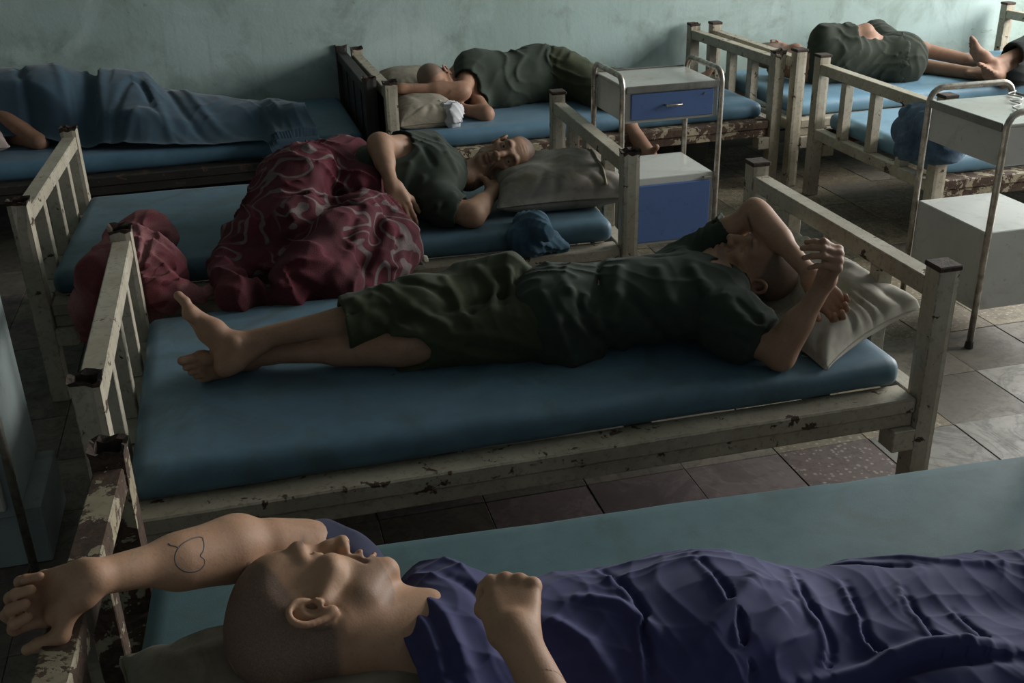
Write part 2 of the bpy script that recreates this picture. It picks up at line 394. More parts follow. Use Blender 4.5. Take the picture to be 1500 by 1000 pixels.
m2 = make_mattress(bed2, 'blue mattress under the red plush blanket', MATT, seed=12)
m3 = make_mattress(bed3, 'blue mattress behind the blue and white cabinet, under a face-down sleeper', MATT3, seed=17)
m4 = make_mattress(bed4, 'blue mattress painted pale as window-lit, under the curled up man by the back wall', MATT2, seed=21)
m5 = make_mattress(bed5, 'blue mattress painted pale as window-lit, holding a dark blue bundle at the right', MATT2, seed=25)
m6 = make_mattress(bed6, 'dark blue mattress at the far left under the blue sheet', MATT3, seed=29)
# ------------------------------------------------------------------ bedside trolleys
def simple(name, c, rough=.5, metal=0., spec=.5):
    m, nt, b = nodes(name); b.inputs['Base Color'].default_value = (*c, 1); b.inputs['Roughness'].default_value = rough; b.inputs['Metallic'].default_value = metal; return m
def enamel(name, c1, c2, dirt, rough=.35):
    m, nt, b = nodes(name); v = coords(nt); n1 = noise(nt, v, 4, 6, .6, .7); n2 = noise(nt, v, 30, 6, .7)
    c = mix(nt, ramp(nt, n1, [(.4, 0), (.65, 1)]), c1, c2); c = mix(nt, ramp(nt, noise(nt, v, 9, 6, .7, 1), [(.55, 0), (.7, .6)]), c, dirt)
    c = mix(nt, ramp(nt, n2, [(.62, 0), (.7, .6)]), c, tuple(.5 * x for x in dirt))
    col(nt, b, c); b.inputs['Roughness'].default_value = rough; bump(nt, b, n2, .06, .003); return m
WHITE = enamel('white_enamel', (.46, .46, .43), (.41, .41, .385), (.30, .28, .22))
TRAY = enamel('stained_tray_steel', (.42, .42, .38), (.36, .35, .31), (.20, .16, .12), .3)
BLUE = enamel('blue_enamel', (.062, .115, .265), (.07, .125, .28), (.055, .095, .21), .4)
CHROME = nodes('dull_chrome')[0]
def _():
    nt = CHROME.node_tree; b = nt.nodes['Principled BSDF']; v = coords(nt); n = noise(nt, v, 25, 5, .6)
    col(nt, b, ramp(nt, n, [(.4, (.50, .47, .42)), (.68, (.22, .18, .14))])); b.inputs['Metallic'].default_value = .9; link(nt, ramp(nt, n, [(.3, .22), (.7, .5)]), b.inputs['Roughness'])
_()
EDGE = enamel('worn_tray_edge', (.20, .20, .18), (.10, .095, .085), (.05, .04, .03), .4)
BLACK = simple('black_rubber', (.012, .012, .012), .7)
def trolley(x, y, rz, label, front_blue=True, back=False):
    """local frame: width along x (0-.42), depth along y (0-.35), front at y = 0"""
    root = empty('bedside_trolley', (x, y, 0), rz); tag(root, label, 'cabinet', 'bedside trolleys')
    w, d = .42, .345
    for sx in (0, w):
        pts = [V(sx, 0, .012)] + [V(sx, 0, z) for z in (.3, .6, .79)] + [V(sx, .05 - .05 * math.cos(a), .79 + .05 * math.sin(a)) for a in np.linspace(.2, 1.57, 6)]
        pts += [V(sx, d - .05 + .05 * math.sin(a), .79 + .05 * math.cos(a)) for a in np.linspace(0, 1.4, 6)] + [V(sx, d, z) for z in (.79, .6, .3, .012)]
        h = tube('tube_frame', pts, .0115, CHROME, root, 10)
        for yy in (0, d):
            b = bmesh.new(); bmesh.ops.create_cone(b, cap_ends=True, segments=10, radius1=.016, radius2=.014, depth=.022, matrix=Matrix.Translation((sx, yy, .011))); bm_obj('foot', b, BLACK, h)
    def bx(name, lo, hi, m, par=root, bev=.003):
        b = bmesh.new(); box(b, lo, hi, bev); return bm_obj(name, b, m, par)
    g = .013
    t = bx('tray_top', (g, -.004, .785), (w - g, d + .004, .797), TRAY)
    for lo, hi in (((g, -.010, .775), (w - g, -.004, .803)), ((g, d + .004, .775), (w - g, d + .010, .803))): bx('tray_lip', lo, hi, EDGE, t, .002)
    up_ = bx('drawer_case', (g, .004, .655), (w - g, d - .004, .785), WHITE)
    fm = BLUE if front_blue else WHITE
    dr = bx('drawer', (g + .022, -.008, .668), (w - g - .022, .006, .770), fm)
    hd = [V(w / 2 - .035, -.010, .722), V(w / 2 - .03, -.026, .722), V(w / 2, -.028, .722), V(w / 2 + .03, -.026, .722), V(w / 2 + .035, -.010, .722)]
    tube('handle', hd, .005, CHROME, dr, 6)
    lk = bmesh.new(); bmesh.ops.create_cone(lk, cap_ends=True, segments=8, radius1=.004, radius2=.004, depth=.004, matrix=Matrix.Translation((w - .075, -.010, .755)) @ Matrix.Rotation(1.57, 4, 'X')); bm_obj('lock', lk, CHROME, dr)
    lw = bx('lower_case', (g, .004, .135), (w - g, d - .004, .425), WHITE)
    dr2 = bx('door', (g + .016, -.008, .150), (w - g - .016, .006, .396), fm)
    bx('catch', (w - .060, -.014, .404), (w - .03, .004, .412), CHROME, dr2, .001)
    return root
trolley(1.463, 3.93, .0, 'tall white bedside trolley with blue drawer and blue door between two beds')
trolley(2.765, 2.915, math.pi / 2, 'white bedside trolley with plain sides standing at the right edge', False)
# solid locker at the left edge
PALE = enamel('pale_green_enamel', (.235, .275, .265), (.19, .225, .215), (.12, .14, .13), .45)
lk = empty('locker', (-.66, 2.46, 0)); tag(lk, 'pale green bedside locker with white front cut off by the left edge', 'cabinet')
def lbx(nm, lo, hi, m, par=lk, bev=.004):
    b = bmesh.new(); box(b, lo, hi, bev); return bm_obj(nm, b, m, par)
lbx('body', (-.42, .012, .17), (0, .36, .80), PALE); lbx('plinth', (-.42, .05, 0), (.045, .345, .17), PALE)
ld = lbx('door', (-.405, -.008, .20), (-.02, .012, .60), WHITE); lbx('drawer', (-.405, -.008, .62), (-.02, .012, .785), WHITE)
tube('leg', [V(0.01, -.006, .0), V(.01, -.006, .8)], .011, CHROME, lk, 8)
# bucket under the far bed
GREY = simple('grey_plastic', (.10, .10, .095), .5)
bk = empty('bucket', (2.40, 5.35, 0)); tag(bk, 'dark grey plastic bucket on the floor under the bed by the back wall', 'bucket')
pr = [(.0, .003), (.075, .003), (.082, .02), (.105, .24), (.112, .242), (.112, .25), (.100, .25), (.078, .012), (0, .012)]
vs_, fs = [], []; n = 24
for r_, z in pr:
    for k in range(n): vs_.append((r_ * math.cos(k * 6.2832 / n), r_ * math.sin(k * 6.2832 / n), z))
for i in range(len(pr) - 1):
    for k in range(n): fs.append((i * n + k, i * n + (k + 1) % n, (i + 1) * n + (k + 1) % n, (i + 1) * n + k))
mesh_obj('body', vs_, fs, GREY, bk)
tube('bail', [V(.11 * math.cos(a), .11 * math.sin(a), .235 - .05 * math.sin(a)) for a in np.linspace(0, 3.1416, 12)], .003, CHROME, bk, 6)
# ------------------------------------------------------------------ implicit bodies -> one continuous mesh
class Sdf:
    def __init__(s): s.ops = []; s.disp = None; s.infl = 0.
    def cap(s, a, b, ra, rb=None, k=.02, mode='add'):
        a = np.asarray(a, float); b = np.asarray(b, float); rb = ra if rb is None else rb; R = max(ra, rb)
        s.ops.append(('cap', (a, b, ra, rb), np.minimum(a, b) - R, np.maximum(a, b) + R, k, mode)); return s
    def chain(s, pts, rads, k=.02, mode='add'):
        for i in range(len(pts) - 1): s.cap(pts[i], pts[i + 1], rads[i], rads[i + 1], k, mode)
        return s
    def ell(s, c, r, R=None, k=.02, mode='add'):
        c = np.asarray(c, float); r = np.asarray(r, float); R = np.eye(3) if R is None else np.asarray(R, float)
        m = np.sqrt(((R * r) ** 2).sum(1)); s.ops.append(('ell', (c, r, R), c - m, c + m, k, mode)); return s
    def group(s, S2, k=.004):        # a limb built apart, so that it only touches what it lies against
        lo, hi = S2.bounds(0); s.ops.append(('sdf', S2, lo, hi, k, 'add')); return s
    def plane(s, p, n, k=.004):      # keeps the side the normal points away from
        s.ops.append(('pln', (np.asarray(p, float), nrm(n)), None, None, k, 'int')); return s
    def slabbox(s, c, h, R=None, rr=.02, k=.02, mode='add'):
        c = np.asarray(c, float); R = np.eye(3) if R is None else np.asarray(R, float); h = np.asarray(h, float)
        m = (np.abs(R) * h).sum(1) + rr; s.ops.append(('box', (c, h, R, rr), c - m, c + m, k, mode)); return s
    @staticmethod
    def prim(t, a, P):
        if t == 'cap':
            A, B, ra, rb = a; d = B - A; L = d @ d
            w = P - A; h = np.clip((w @ d) / L, 0, 1) if L > 1e-12 else np.zeros(P.shape[:-1])
            w = w - h[..., None] * d
            return np.sqrt((w * w).sum(-1)) - (ra + (rb - ra) * h)
        if t == 'ell':
            c, r, R = a; q = (P - c) @ R; k0 = np.sqrt(((q / r) ** 2).sum(-1)); k1 = np.sqrt(((q / (r * r)) ** 2).sum(-1)) + 1e-9
            return k0 * (k0 - 1) / k1
        if t == 'box':
            c, h, R, rr = a; q = np.abs((P - c) @ R) - h
            return np.sqrt((np.maximum(q, 0) ** 2).sum(-1)) + np.minimum(q.max(-1), 0) - rr
        if t == 'sdf': return a.pts(P.reshape(-1, 3)).reshape(P.shape[:-1])
        p, n = a; return (P - p) @ n
    @staticmethod
    def comb(D, d, k, mode):
        if mode == 'add':
            h = np.maximum(k - np.abs(D - d), 0) / k; return np.minimum(D, d) - h * h * k * .25
        if mode == 'sub': d = -d
        h = np.maximum(k - np.abs(D - d), 0) / k; return np.maximum(D, d) + h * h * k * .25
    def pts(s, P):
        D = np.full(len(P), 1.0)
        for t, a, lo, hi, k, mode in s.ops:
            D = s.comb(D, s.prim(t, a, P), k, mode)
        D = D - s.infl
        if s.disp is not None: D = D + s.disp(P)
        return D
    def bounds(s, pad=.02):
        L = [o[2] for o in s.ops if o[5] == 'add']; H = [o[3] for o in s.ops if o[5] == 'add']
        return np.min(L, 0) - pad - s.infl, np.max(H, 0) + pad + s.infl
    def grid(s, lo, hi, h):
        lo = np.asarray(lo, float); n = np.ceil((np.asarray(hi) - lo) / h).astype(int) + 1
        ax = [lo[i] + h * np.arange(n[i]) for i in range(3)]
        D = np.full(n, 1.0, np.float32)
        for t, a, l, u, k, mode in s.ops:
            if l is None: sl = [slice(0, n[i]) for i in range(3)]
            else:
                m = k + 3 * h + s.infl + .03; i0 = np.clip(np.floor((l - m - lo) / h).astype(int), 0, n); i1 = np.clip(np.ceil((u + m - lo) / h).astype(int) + 1, 0, n)
                if (i1 <= i0).any(): continue
                sl = [slice(i0[i], i1[i]) for i in range(3)]
            if t == 'sdf':
                l2 = np.array([ax[i][sl[i]][0] for i in range(3)]); u2 = np.array([ax[i][sl[i]][-1] for i in range(3)]); sl = tuple(sl)
                d2 = a.grid(l2, u2 - h * .5, h)[0]; D[sl] = s.comb(D[sl], d2, k, mode); continue
            P = np.stack(np.meshgrid(*[ax[i][sl[i]] for i in range(3)], indexing='ij'), -1)
            sl = tuple(sl); D[sl] = s.comb(D[sl], s.prim(t, a, P), k, mode)
        D -= s.infl
        if s.disp is not None:
            w = np.argwhere(np.abs(D) < .045)
            if len(w):
                P = lo + w * h; D[tuple(w.T)] += s.disp(P)
        return D, lo
def surface_nets(D, lo, h):
    S = D < 0
    n = np.array(D.shape); c = n - 1
    cnt = np.zeros(c, np.int16); acc = np.zeros((*c, 3), np.float32)
    base = [slice(0, c[i]) for i in range(3)]
    def sh(o): return tuple(slice(o[i], o[i] + c[i]) for i in range(3))
    corners = [(i, j, k) for i in (0, 1) for j in (0, 1) for k in (0, 1)]
    any_ = np.zeros(c, np.int8)
    for o in corners: any_ += S[sh(o)]
    act = np.argwhere((any_ > 0) & (any_ < 8))
    if not len(act): return np.zeros((0, 3)), np.zeros((0, 4), int)
    cntv = np.zeros(len(act)); accv = np.zeros((len(act), 3))
    for a in corners:
        for ax in range(3):
            if a[ax]: continue
            b = list(a); b[ax] = 1
            ia = act + np.array(a); ib = act + np.array(b)
            da = D[tuple(ia.T)].astype(float); db = D[tuple(ib.T)].astype(float)
            x = (da < 0) != (db < 0)
            t = np.where(x, da / np.where(x, da - db, 1), 0)
            p = np.tile(np.array(a, float), (len(act), 1)); p[:, ax] += t
            accv += p * x[:, None]; cntv += x
    vpos = lo + h * (act + accv / cntv[:, None])
    vid = np.full(c, -1, np.int64); vid[tuple(act.T)] = np.arange(len(act))
    quads = []
    for ax in range(3):
        o = [0, 0, 0]; o[ax] = 1
        A = S[tuple(slice(0, n[i] - o[i]) for i in range(3))]; B = S[tuple(slice(o[i], n[i]) for i in range(3))]
        e = np.argwhere(A != B)
        u, v = (ax + 1) % 3, (ax + 2) % 3
        ok = (e[:, u] > 0) & (e[:, v] > 0) & (e[:, u] < c[u]) & (e[:, v] < c[v]); e = e[ok]
        du = np.zeros(3, int); du[u] = 1; dv = np.zeros(3, int); dv[v] = 1
        q = np.stack([vid[tuple((e - du - dv).T)], vid[tuple((e - dv).T)], vid[tuple(e.T)], vid[tuple((e - du).T)]], 1)
        flip = ~S[tuple(e.T)]
        q[flip] = q[flip][:, ::-1]; quads.append(q)
    return vpos, np.concatenate(quads)
def compact(Vv, Q):
    u, inv = np.unique(Q.ravel(), return_inverse=True); return Vv[u], inv.reshape(-1, 4)
def relax(Vv, Q, it=1, lam=.5):
    for _ in range(it):
        acc = np.zeros_like(Vv); c = np.zeros(len(Vv))
        for a, b in ((0, 1), (1, 2), (2, 3), (3, 0)):
            np.add.at(acc, Q[:, a], Vv[Q[:, b]]); np.add.at(acc, Q[:, b], Vv[Q[:, a]]); np.add.at(c, Q[:, a], 1); np.add.at(c, Q[:, b], 1)
        Vv = Vv + lam * (acc / np.maximum(c, 1)[:, None] - Vv)
    return Vv
def mesh_sdf(S, h, fines=(), lo=None, hi=None, smooth_it=1):
    l, u = S.bounds()
    if lo is not None: l = np.maximum(l, lo)
    if hi is not None: u = np.minimum(u, hi)
    D, o = S.grid(l, u, h); Vv, Q = surface_nets(D, o, h); Vv = relax(Vv, Q, smooth_it, .4)
    VV, QQ = [], []; off = 0
    cen = Vv[Q].mean(1); keep = np.ones(len(Q), bool)
    for fl, fh, fhh in fines: keep &= ~((cen > np.asarray(fl) + h * .6) & (cen < np.asarray(fh) - h * .6)).all(1)
    v, q = compact(Vv, Q[keep]); VV.append(v); QQ.append(q); off += len(v)
    for i, (fl, fh, fhh) in enumerate(fines):
        D, o = S.grid(fl, fh, fhh); v, q = surface_nets(D, o, fhh)
        if not len(q): continue
        v = relax(v, q, 1, .35); cen = v[q].mean(1); kp = np.ones(len(q), bool)
        for j in range(i):
            a, b, _h = fines[j]; kp &= ~((cen > np.asarray(a) + fhh) & (cen < np.asarray(b) - fhh)).all(1)
        v, q = compact(v, q[kp]); VV.append(v); QQ.append(q + off); off += len(v)
    return np.concatenate(VV), np.concatenate(QQ)
def attr(o, name, vals):
    a = o.data.attributes.new(name, 'FLOAT', 'POINT'); a.data.foreach_set('value', np.asarray(vals, np.float32))
def sstep(x, a, b):
    t = np.clip((x - a) / (b - a), 0, 1); return t * t * (3 - 2 * t)
# ------------------------------------------------------------------ skin, cloth
def skin_mat(name, c1, c2, red, rough=.6):
    m, nt, b = nodes(name); v = coords(nt)
    n1 = noise(nt, v, 18, 5, .6, .5); n2 = noise(nt, v, 130, 4, .6); n3 = noise(nt, v, 420, 3, .6)
    c = mix(nt, ramp(nt, n1, [(.35, 0), (.68, 1)]), c1, c2)
    c = mix(nt, ramp(nt, n2, [(.55, 0), (.72, .35)]), c, tuple(.6 * x for x in c1))
    def A(nm):
        a = N(nt, 'ShaderNodeAttribute'); a.attribute_name = nm; return a.outputs['Fac']
    st = N(nt, 'ShaderNodeMath', operation='MULTIPLY'); link(nt, A('stubble'), st.inputs[0]); link(nt, ramp(nt, n3, [(.3, .5), (.6, .9)]), st.inputs[1])
    c = mix(nt, st.outputs[0], c, (.115, .085, .068))
    c = mix(nt, A('lip'), c, red)
    c = mix(nt, A('brow'), c, (.03, .022, .018))
    col(nt, b, c); b.inputs['Roughness'].default_value = rough
    b.inputs['Specular IOR Level'].default_value = .35; b.inputs['Subsurface Weight'].default_value = .12; b.inputs['Subsurface Radius'].default_value = (.012, .005, .003); b.inputs['Subsurface Scale'].default_value = 1.0
    w = N(nt, 'ShaderNodeTexVoronoi'); w.inputs['Scale'].default_value = 260; link(nt, v, w.inputs['Vector'])
    bump(nt, b, mix(nt, .5, n2, w.outputs['Distance']), .13, .002); return m
SK_OLD = skin_mat('weathered_tan_skin', (.27, .155, .098), (.335, .20, .13), (.20, .095, .07))
SK_YNG = skin_mat('tan_skin', (.36, .205, .125), (.42, .25, .155), (.30, .135, .10))
SK_DRK = skin_mat('deep_tan_skin', (.24, .13, .082), (.30, .17, .11), (.18, .08, .06))
NAIL = simple('nail', (.36, .24, .18), .3)
EYEW = simple('eye_white', (.42, .38, .34), .15); IRIS = simple('dark_iris', (.012, .008, .006), .08)
GREEN = fabric_mat('dark_green_cotton', (.014, .023, .014), (.020, .031, .019), 5, 1100, .9, sheen=.03, bstr=.2)
OLIVE = fabric_mat('olive_cotton', (.022, .029, .010), (.034, .042, .015), 5, 1100, .9, sheen=.03, bstr=.2)
OLIVE2 = fabric_mat('faded_olive_cotton', (.012, .018, .009), (.019, .026, .013), 5, 1100, .9, sheen=.02, bstr=.2)
# ------------------------------------------------------------------ body pieces
class Frame:
    """head frame: columns right, forward, crown"""
    def __init__(s, t, fwd, crown, scale=1.):
        u = nrm(crown); f = np.asarray(fwd, float); f = nrm(f - u * (f @ u)); r = np.cross(f, u)
        s.R = np.stack([r, f, u], 1); s.t = np.asarray(t, float); s.s = scale
    def w(s, *p): return s.t + s.R @ (np.array(p, float) * s.s)
    def l(s, P): return ((P - s.t) @ s.R) / s.s
def head(S, F, lean=0., mouth_open=.0, eye=0.3, neck_to=None, neck_r=.055, ears=True):
    s = F.s; R = F.R
    def E(c, r, k=.02, mode='add', rot=None): S.ell(F.w(*c), np.array(r) * s, R if rot is None else R @ rot, k * s, mode)
    def C(a, b, ra, rb=None, k=.012, mode='add'): S.cap(F.w(*a), F.w(*b), ra * s, (rb if rb is not None else ra) * s, k * s, mode)
    E((0, -.014, .036), (.0735, .094, .083), .03)
    E((0, .030, .042), (.062, .058, .060), .03)
    E((0, .040, -.015), (.054, .050, .062), .03)
    for x in (-1, 1):
        C((x * .053, -.002, -.045), (x * .046, .022, -.070), .017, .015, .03)
        C((x * .046, .022, -.070), (x * .016, .072, -.098), .015, .014, .03)
        E((x * .043, .060, -.020), (.021, .020, .015), .025)
        C((x * .050, .050, -.018), (x * .066, .010, -.012), .011, .008, .02)
        C((x * .010, .092, .024), (x * .030, .088, .029), .0085, .0085, .016); C((x * .030, .088, .029), (x * .050, .068, .022), .0085, .007, .016)
    E((0, .074, -.101), (.020, .017, .015), .022)
    E((0, .068, -.062), (.032, .026, .030), .03)
    E((0, .02, -.07), (.042, .045, .028), .03)
    for x in (-1, 1):                          # sockets, temples, cheek hollows
        E((x * .031, .098, .004), (.019, .018, .0125), .016, 'sub')
        E((x * .078, .045, .030), (.014, .030, .026), .03, 'sub')
        if lean: E((x * .064, .052, -.052), (.010 + .008 * lean, .026, .022), .03, 'sub')
    for x in (-1, 1):                          # eyelids
        E((x * .031, .0745, .004), (.0155, .0140, .0135), .006)
        if eye < .1: C((x * .018, .0875, .000), (x * .044, .0825, .000), .0013, .0013, .004, 'sub')
        else:
            E((x * .031, .092, .0025), (.0125, .012, .0030 + .006 * eye), .004, 'sub')
        C((x * .018, .090, .0115), (x * .045, .080, .0115), .0012, .0012, .005, 'sub')
        C((x * .018, .088, -.010), (x * .042, .081, -.011), .0012, .0012, .006, 'sub')
    C((0, .090, .018), (0, .104, -.012), .0082, .0082, .016); C((0, .104, -.012), (0, .113, -.031), .0085, .0115, .012)
    for x in (-1, 1):
        E((x * .0125, .101, -.035), (.0085, .012, .0085), .008)
        E((x * .0070, .110, -.0435), (.0042, .0055, .005), .003, 'sub')
        C((x * .021, .090, -.034), (x * .032, .078, -.066), .0016, .0016, .010, 'sub')       # nasolabial fold
        if lean: C((x * .034, .076, -.060), (x * .040, .062, -.090), .0016, .0016, .010, 'sub')
    mo = mouth_open
    for x in (-1, 1):
        C((x * .0235, .083, -.0665), (x * .006, .0965, -.0605 + mo * .1), .0040, .0056, .006); C((x * .006, .0965, -.0605 + mo * .1), (0, .0962, -.0615 + mo * .1), .0056, .0054, .006)
        C((x * .0225, .083, -.0675), (x * .007, .0935, -.0745 - mo * .5), .0040, .0064, .006); C((x * .007, .0935, -.0745 - mo * .5), (0, .094, -.0745 - mo * .5), .0064, .0064, .006)
        C((x * .025, .087, -.0668), (x * .010, .098, -.0668 - mo * .25), .0012 + mo * .15, .0014 + mo * .4, .004, 'sub'); C((x * .010, .098, -.0668 - mo * .25), (0, .1, -.0668 - mo * .25), .0014 + mo * .4, .0014 + mo * .4, .004, 'sub')
    C((-.012, .092, -.0865), (.012, .092, -.0865), .0035, .0035, .012, 'sub')
    if lean:
        for z in (.060, .071, .083): C((-.032, .0935 - (z - .06) * .5, z), (.032, .0935 - (z - .06) * .5, z), .0014, .0014, .007, 'sub')
        C((-.006, .104, .030), (-.007, .1, .044), .0013, .0013, .006, 'sub'); C((.006, .104, .030), (.007, .1, .044), .0013, .0013, .006, 'sub')
    if ears:
        for x in (-1, 1):
            E((x * .0760, -.016, -.002), (.0065, .017, .029), .008, rot=Matrix.Rotation(x * .35, 3, 'Z') if False else np.array(Matrix.Rotation(-x * .40, 3, 'Z')))
            hx = [(x * .0775, .004, .006), (x * .0815, .000, .022), (x * .0865, -.014, .030), (x * .0905, -.028, .022), (x * .0890, -.030, .004), (x * .083, -.020, -.016), (x * .0785, -.008, -.028)]
            S.chain([F.w(*p) for p in smooth_path(hx, 3)], [.0042 * s] * (3 * 6 + 1), .004 * s)
            E((x * .0785, -.006, -.027), (.0055, .008, .009), .006)
            E((x * .0850, -.006, .000), (.0075, .0085, .0125), .005, 'sub')
            E((x * .0880, -.014, .016), (.0045, .008, .008), .005, 'sub')
            C((x * .0790, .006, -.004), (x * .0800, .004, -.010), .0045, .0045, .005)
    if neck_to is not None:
        S.cap(F.w(0, -.028, -.040), neck_to, neck_r * s, neck_r * 1.08 * s, .03)
        n2 = np.asarray(neck_to, float)
        S.cap(F.w(0, .014, -.080), n2 + F.R @ np.array([0, .035 * s, 0]), .030 * s, .036 * s, .03)
        for x in (-1, 1): S.cap(F.w(x * .058, -.022, -.045), n2 + F.R @ np.array([x * .018, .048, 0]) * s, .011 * s, .012 * s, .02)
def head_masks(o, frames):
    n = len(o.data.vertices); P = np.empty(n * 3, np.float32); o.data.vertices.foreach_get('co', P); P = P.reshape(-1, 3).astype(float)
    st = np.zeros(n); lip = np.zeros(n); br = np.zeros(n)
    for F in frames:
        q = F.l(P); x, y, z = q.T; near = (np.linalg.norm(q - V(0, 0, .0), axis=1) < .124)
        hl = np.interp(y, [-.1, -.03, .01, .045, .07, .1], [-.06, -.04, .025, .055, .088, .115])
        h_ = sstep(z - hl, -.006, .012) * near * (np.abs(x) < .0765)
        be = .55 * sstep(-z, .045, .06) * sstep(y, .0, .03) * near * sstep(-z, -.12, -.09) * 1.0
        be = be * (1 - sstep(-z, .108, .125))
        st = np.maximum(st, np.maximum(h_, be))
        lip = np.maximum(lip, .75 * np.exp(-((x / .021) ** 4 + ((z + .0675) / .0095) ** 4)) * (y > .082))
        bz = .027 + .0 * x
        br = np.maximum(br, .8 * np.exp(-(((np.abs(x) - .030) / .017) ** 4 + ((z - bz - (np.abs(x) - .03) * -.12) / .0042) ** 2)) * (y > .055))
    attr(o, 'stubble', st); attr(o, 'lip', lip); attr(o, 'brow', br)
def eyes(F, parent, gaze=(0, 1, 0), skin=None):
    s = F.s
    for x in (-1, 1):
        bm = bmesh.new(); bmesh.ops.create_uvsphere(bm, u_segments=20, v_segments=14, radius=.0122 * s)
        g = nrm(F.R @ np.array(gaze, float)); q = Vector((0, 0, 1)).rotation_difference(Vector(g))
        bmesh.ops.rotate(bm, verts=bm.verts, matrix=q.to_matrix()); c = F.w(x * .031, .0735, .003)
        for f in bm.faces: f.material_index = 1 if f.calc_center_median().normalized().dot(Vector(g)) > .86 else 0
        bmesh.ops.translate(bm, verts=bm.verts, vec=Vector(c))
        o = bm_obj('eyeball', bm, EYEW, parent, True); o.data.materials.append(IRIS)
def hand(S, w, d, back, side, curls=((.5, .7, .4),) * 4, s=1., thumb=None, spread=.06, k=.008, nails=None):
    """side +1 right hand, -1 left; curls index..little = (knuckle, middle, end) bends towards the palm"""
    w = np.asarray(w, float); d = nrm(d); b = np.asarray(back, float); b = nrm(b - d * (b @ d)); t = np.cross(b, d) * side
    # for a right hand held palm down the thumb lies to the left of the fingers
    S.cap(w - d * .004 * s, w + d * .012 * s, .0225 * s, .0225 * s, .02)
    base = [(.088, .027), (.091, .009), (.086, -.010), (.077, -.027)]; ln = [(.043, .025, .021), (.047, .029, .022), (.043, .027, .021), (.034, .020, .019)]
    rr = [.0092, .0094, .0090, .0080]
    tips = []
    for i in range(4):
        p = w + d * base[i][0] * s + t * base[i][1] * s
        S.cap(w + t * base[i][1] * .55 * s + d * .006 * s, p - b * .002 * s, .0160 * s, .0112 * s, .010)
        S.ell(p + b * .001, np.array([.0108] * 3) * s, None, .006)
        dd = nrm(d + t * spread * (1.5 - i)); th = 0; r = rr[i] * s
        for j in range(3):
            th += curls[i][j]; v = dd * math.cos(th) - b * math.sin(th); q = p + v * ln[i][j] * s
            S.cap(p, q, r, r * .93, k * .5 if j else k); r *= .93
            if j == 1: S.ell(p, np.array([r * 1.10] * 3), None, .004)
            p = q
        nb = dd * math.sin(th) + b * math.cos(th); tips.append((p, v, nb))
    S.cap(w + t * .020 * s + d * .012 * s - b * .006 * s, w + t * .030 * s + d * .060 * s - b * .010 * s, .0185 * s, .014 * s, .016)
    th = thumb or ((.35, .75, -.45), (.75, .30, -.45))
    p = w + t * .026 * s + d * .030 * s - b * .008 * s; v0 = None
    for j, (a, l, r) in enumerate(((th[0], .042, .0125), (th[1], .034, .0108))):
        v = nrm(t * a[0] + d * a[1] + b * a[2]); q = p + v * l * s; S.cap(p, q, r * s, r * .88 * s, .010); p = q
    S.cap(p, p + v * .018 * s, .0095 * s, .008 * s, .006)
    tips.append((p + v * .014 * s, v, nrm(t - v * (t @ v)) if True else b))
    return tips
def foot(S, an, f, up, med, s=1., toe=0.0, spread=1.):
    an = np.asarray(an, float); f = nrm(f); u = np.asarray(up, float); u = nrm(u - f * (u @ f)); m = nrm(np.asarray(med, float) - f * (np.dot(med, f)) - u * np.dot(med, u))
    P = lambda a, b_, c: an + (f * a + m * b_ + u * c) * s
    S.ell(P(-.034, 0, -.046), np.array([.031, .029, .036]) * s, np.stack([f, m, u], 1), .03)
    S.cap(P(-.040, 0, .06), P(-.044, 0, -.02), .015 * s, .019 * s, .02)           # tendon
    S.cap(P(0, .006, -.012), P(.060, .012, -.030), .032 * s, .027 * s, .03); S.cap(P(.060, .012, -.030), P(.125, .020, -.056), .027 * s, .019 * s, .02)
    S.cap(P(0, -.006, -.028), P(.070, -.018, -.048), .028 * s, .023 * s, .03); S.cap(P(.070, -.018, -.048), P(.115, -.026, -.062), .023 * s, .016 * s, .02)
    S.ell(P(.128, .026, -.060), np.array([.020, .019, .018]) * s, np.stack([f, m, u], 1), .015)
    S.ell(P(.0, .034, -.004), np.array([.014, .010, .015]) * s, np.stack([f, m, u], 1), .012); S.ell(P(-.010, -.034, -.014), np.array([.014, .010, .015]) * s, np.stack([f, m, u], 1), .012)
    tips = []
    for i in range(5):
        y = (.030, .010, -.006, -.020, -.033)[i] ; l0 = (.135, .132, .126, .117, .106)[i]; L = (.046, .042, .036, .031, .026)[i]; r = (.0128, .0090, .0086, .0082, .0080)[i]
        a = P(l0 - .02, y * .92, -.058); b_ = P(l0 + L * .5, y, -.056 + L * .5 * toe); c = P(l0 + L, y * 1.03 * spread, -.064 + L * toe)
        S.cap(a, b_, r * 1.15 * s, r * s, .008); S.cap(b_, c, r * s, r * .98 * s, .005)
        tips.append((c, f, u))
    return tips
def limb(S, a, b, ra, rb, bulge=None, k=.03):
    """tapered limb with a muscle belly: bulge = (fraction, offset vector, radius)"""
    S.cap(a, b, ra, rb, k)
    if bulge:
        a = np.asarray(a, float); b = np.asarray(b, float)
        for fr, off, r in bulge:
            c = a + (b - a) * fr + np.asarray(off); d = nrm(b - a) * np.linalg.norm(b - a) * .16
            S.cap(c - d, c + d, r, r * .9, .035)
def folds(terms, nz=None):
    """cloth displacement: terms = (direction, wavelength m, amplitude m, warp, seed, sharp)"""
    def fn(P):
        out = np.zeros(len(P))
        for d, wl, amp, warp, seed, sharp in terms:
            ph = (P @ nrm(d)) / wl + warp * snoise(P, seed, 2.2, 2)
            rdg = 1 - np.abs(np.sin(math.pi * ph))
            msk = .35 + .65 * sstep(snoise(P, seed + 31, 3.1, 1), -.4, .6)
            out -= amp * msk * (rdg ** sharp - .35)
        return out
    return fn
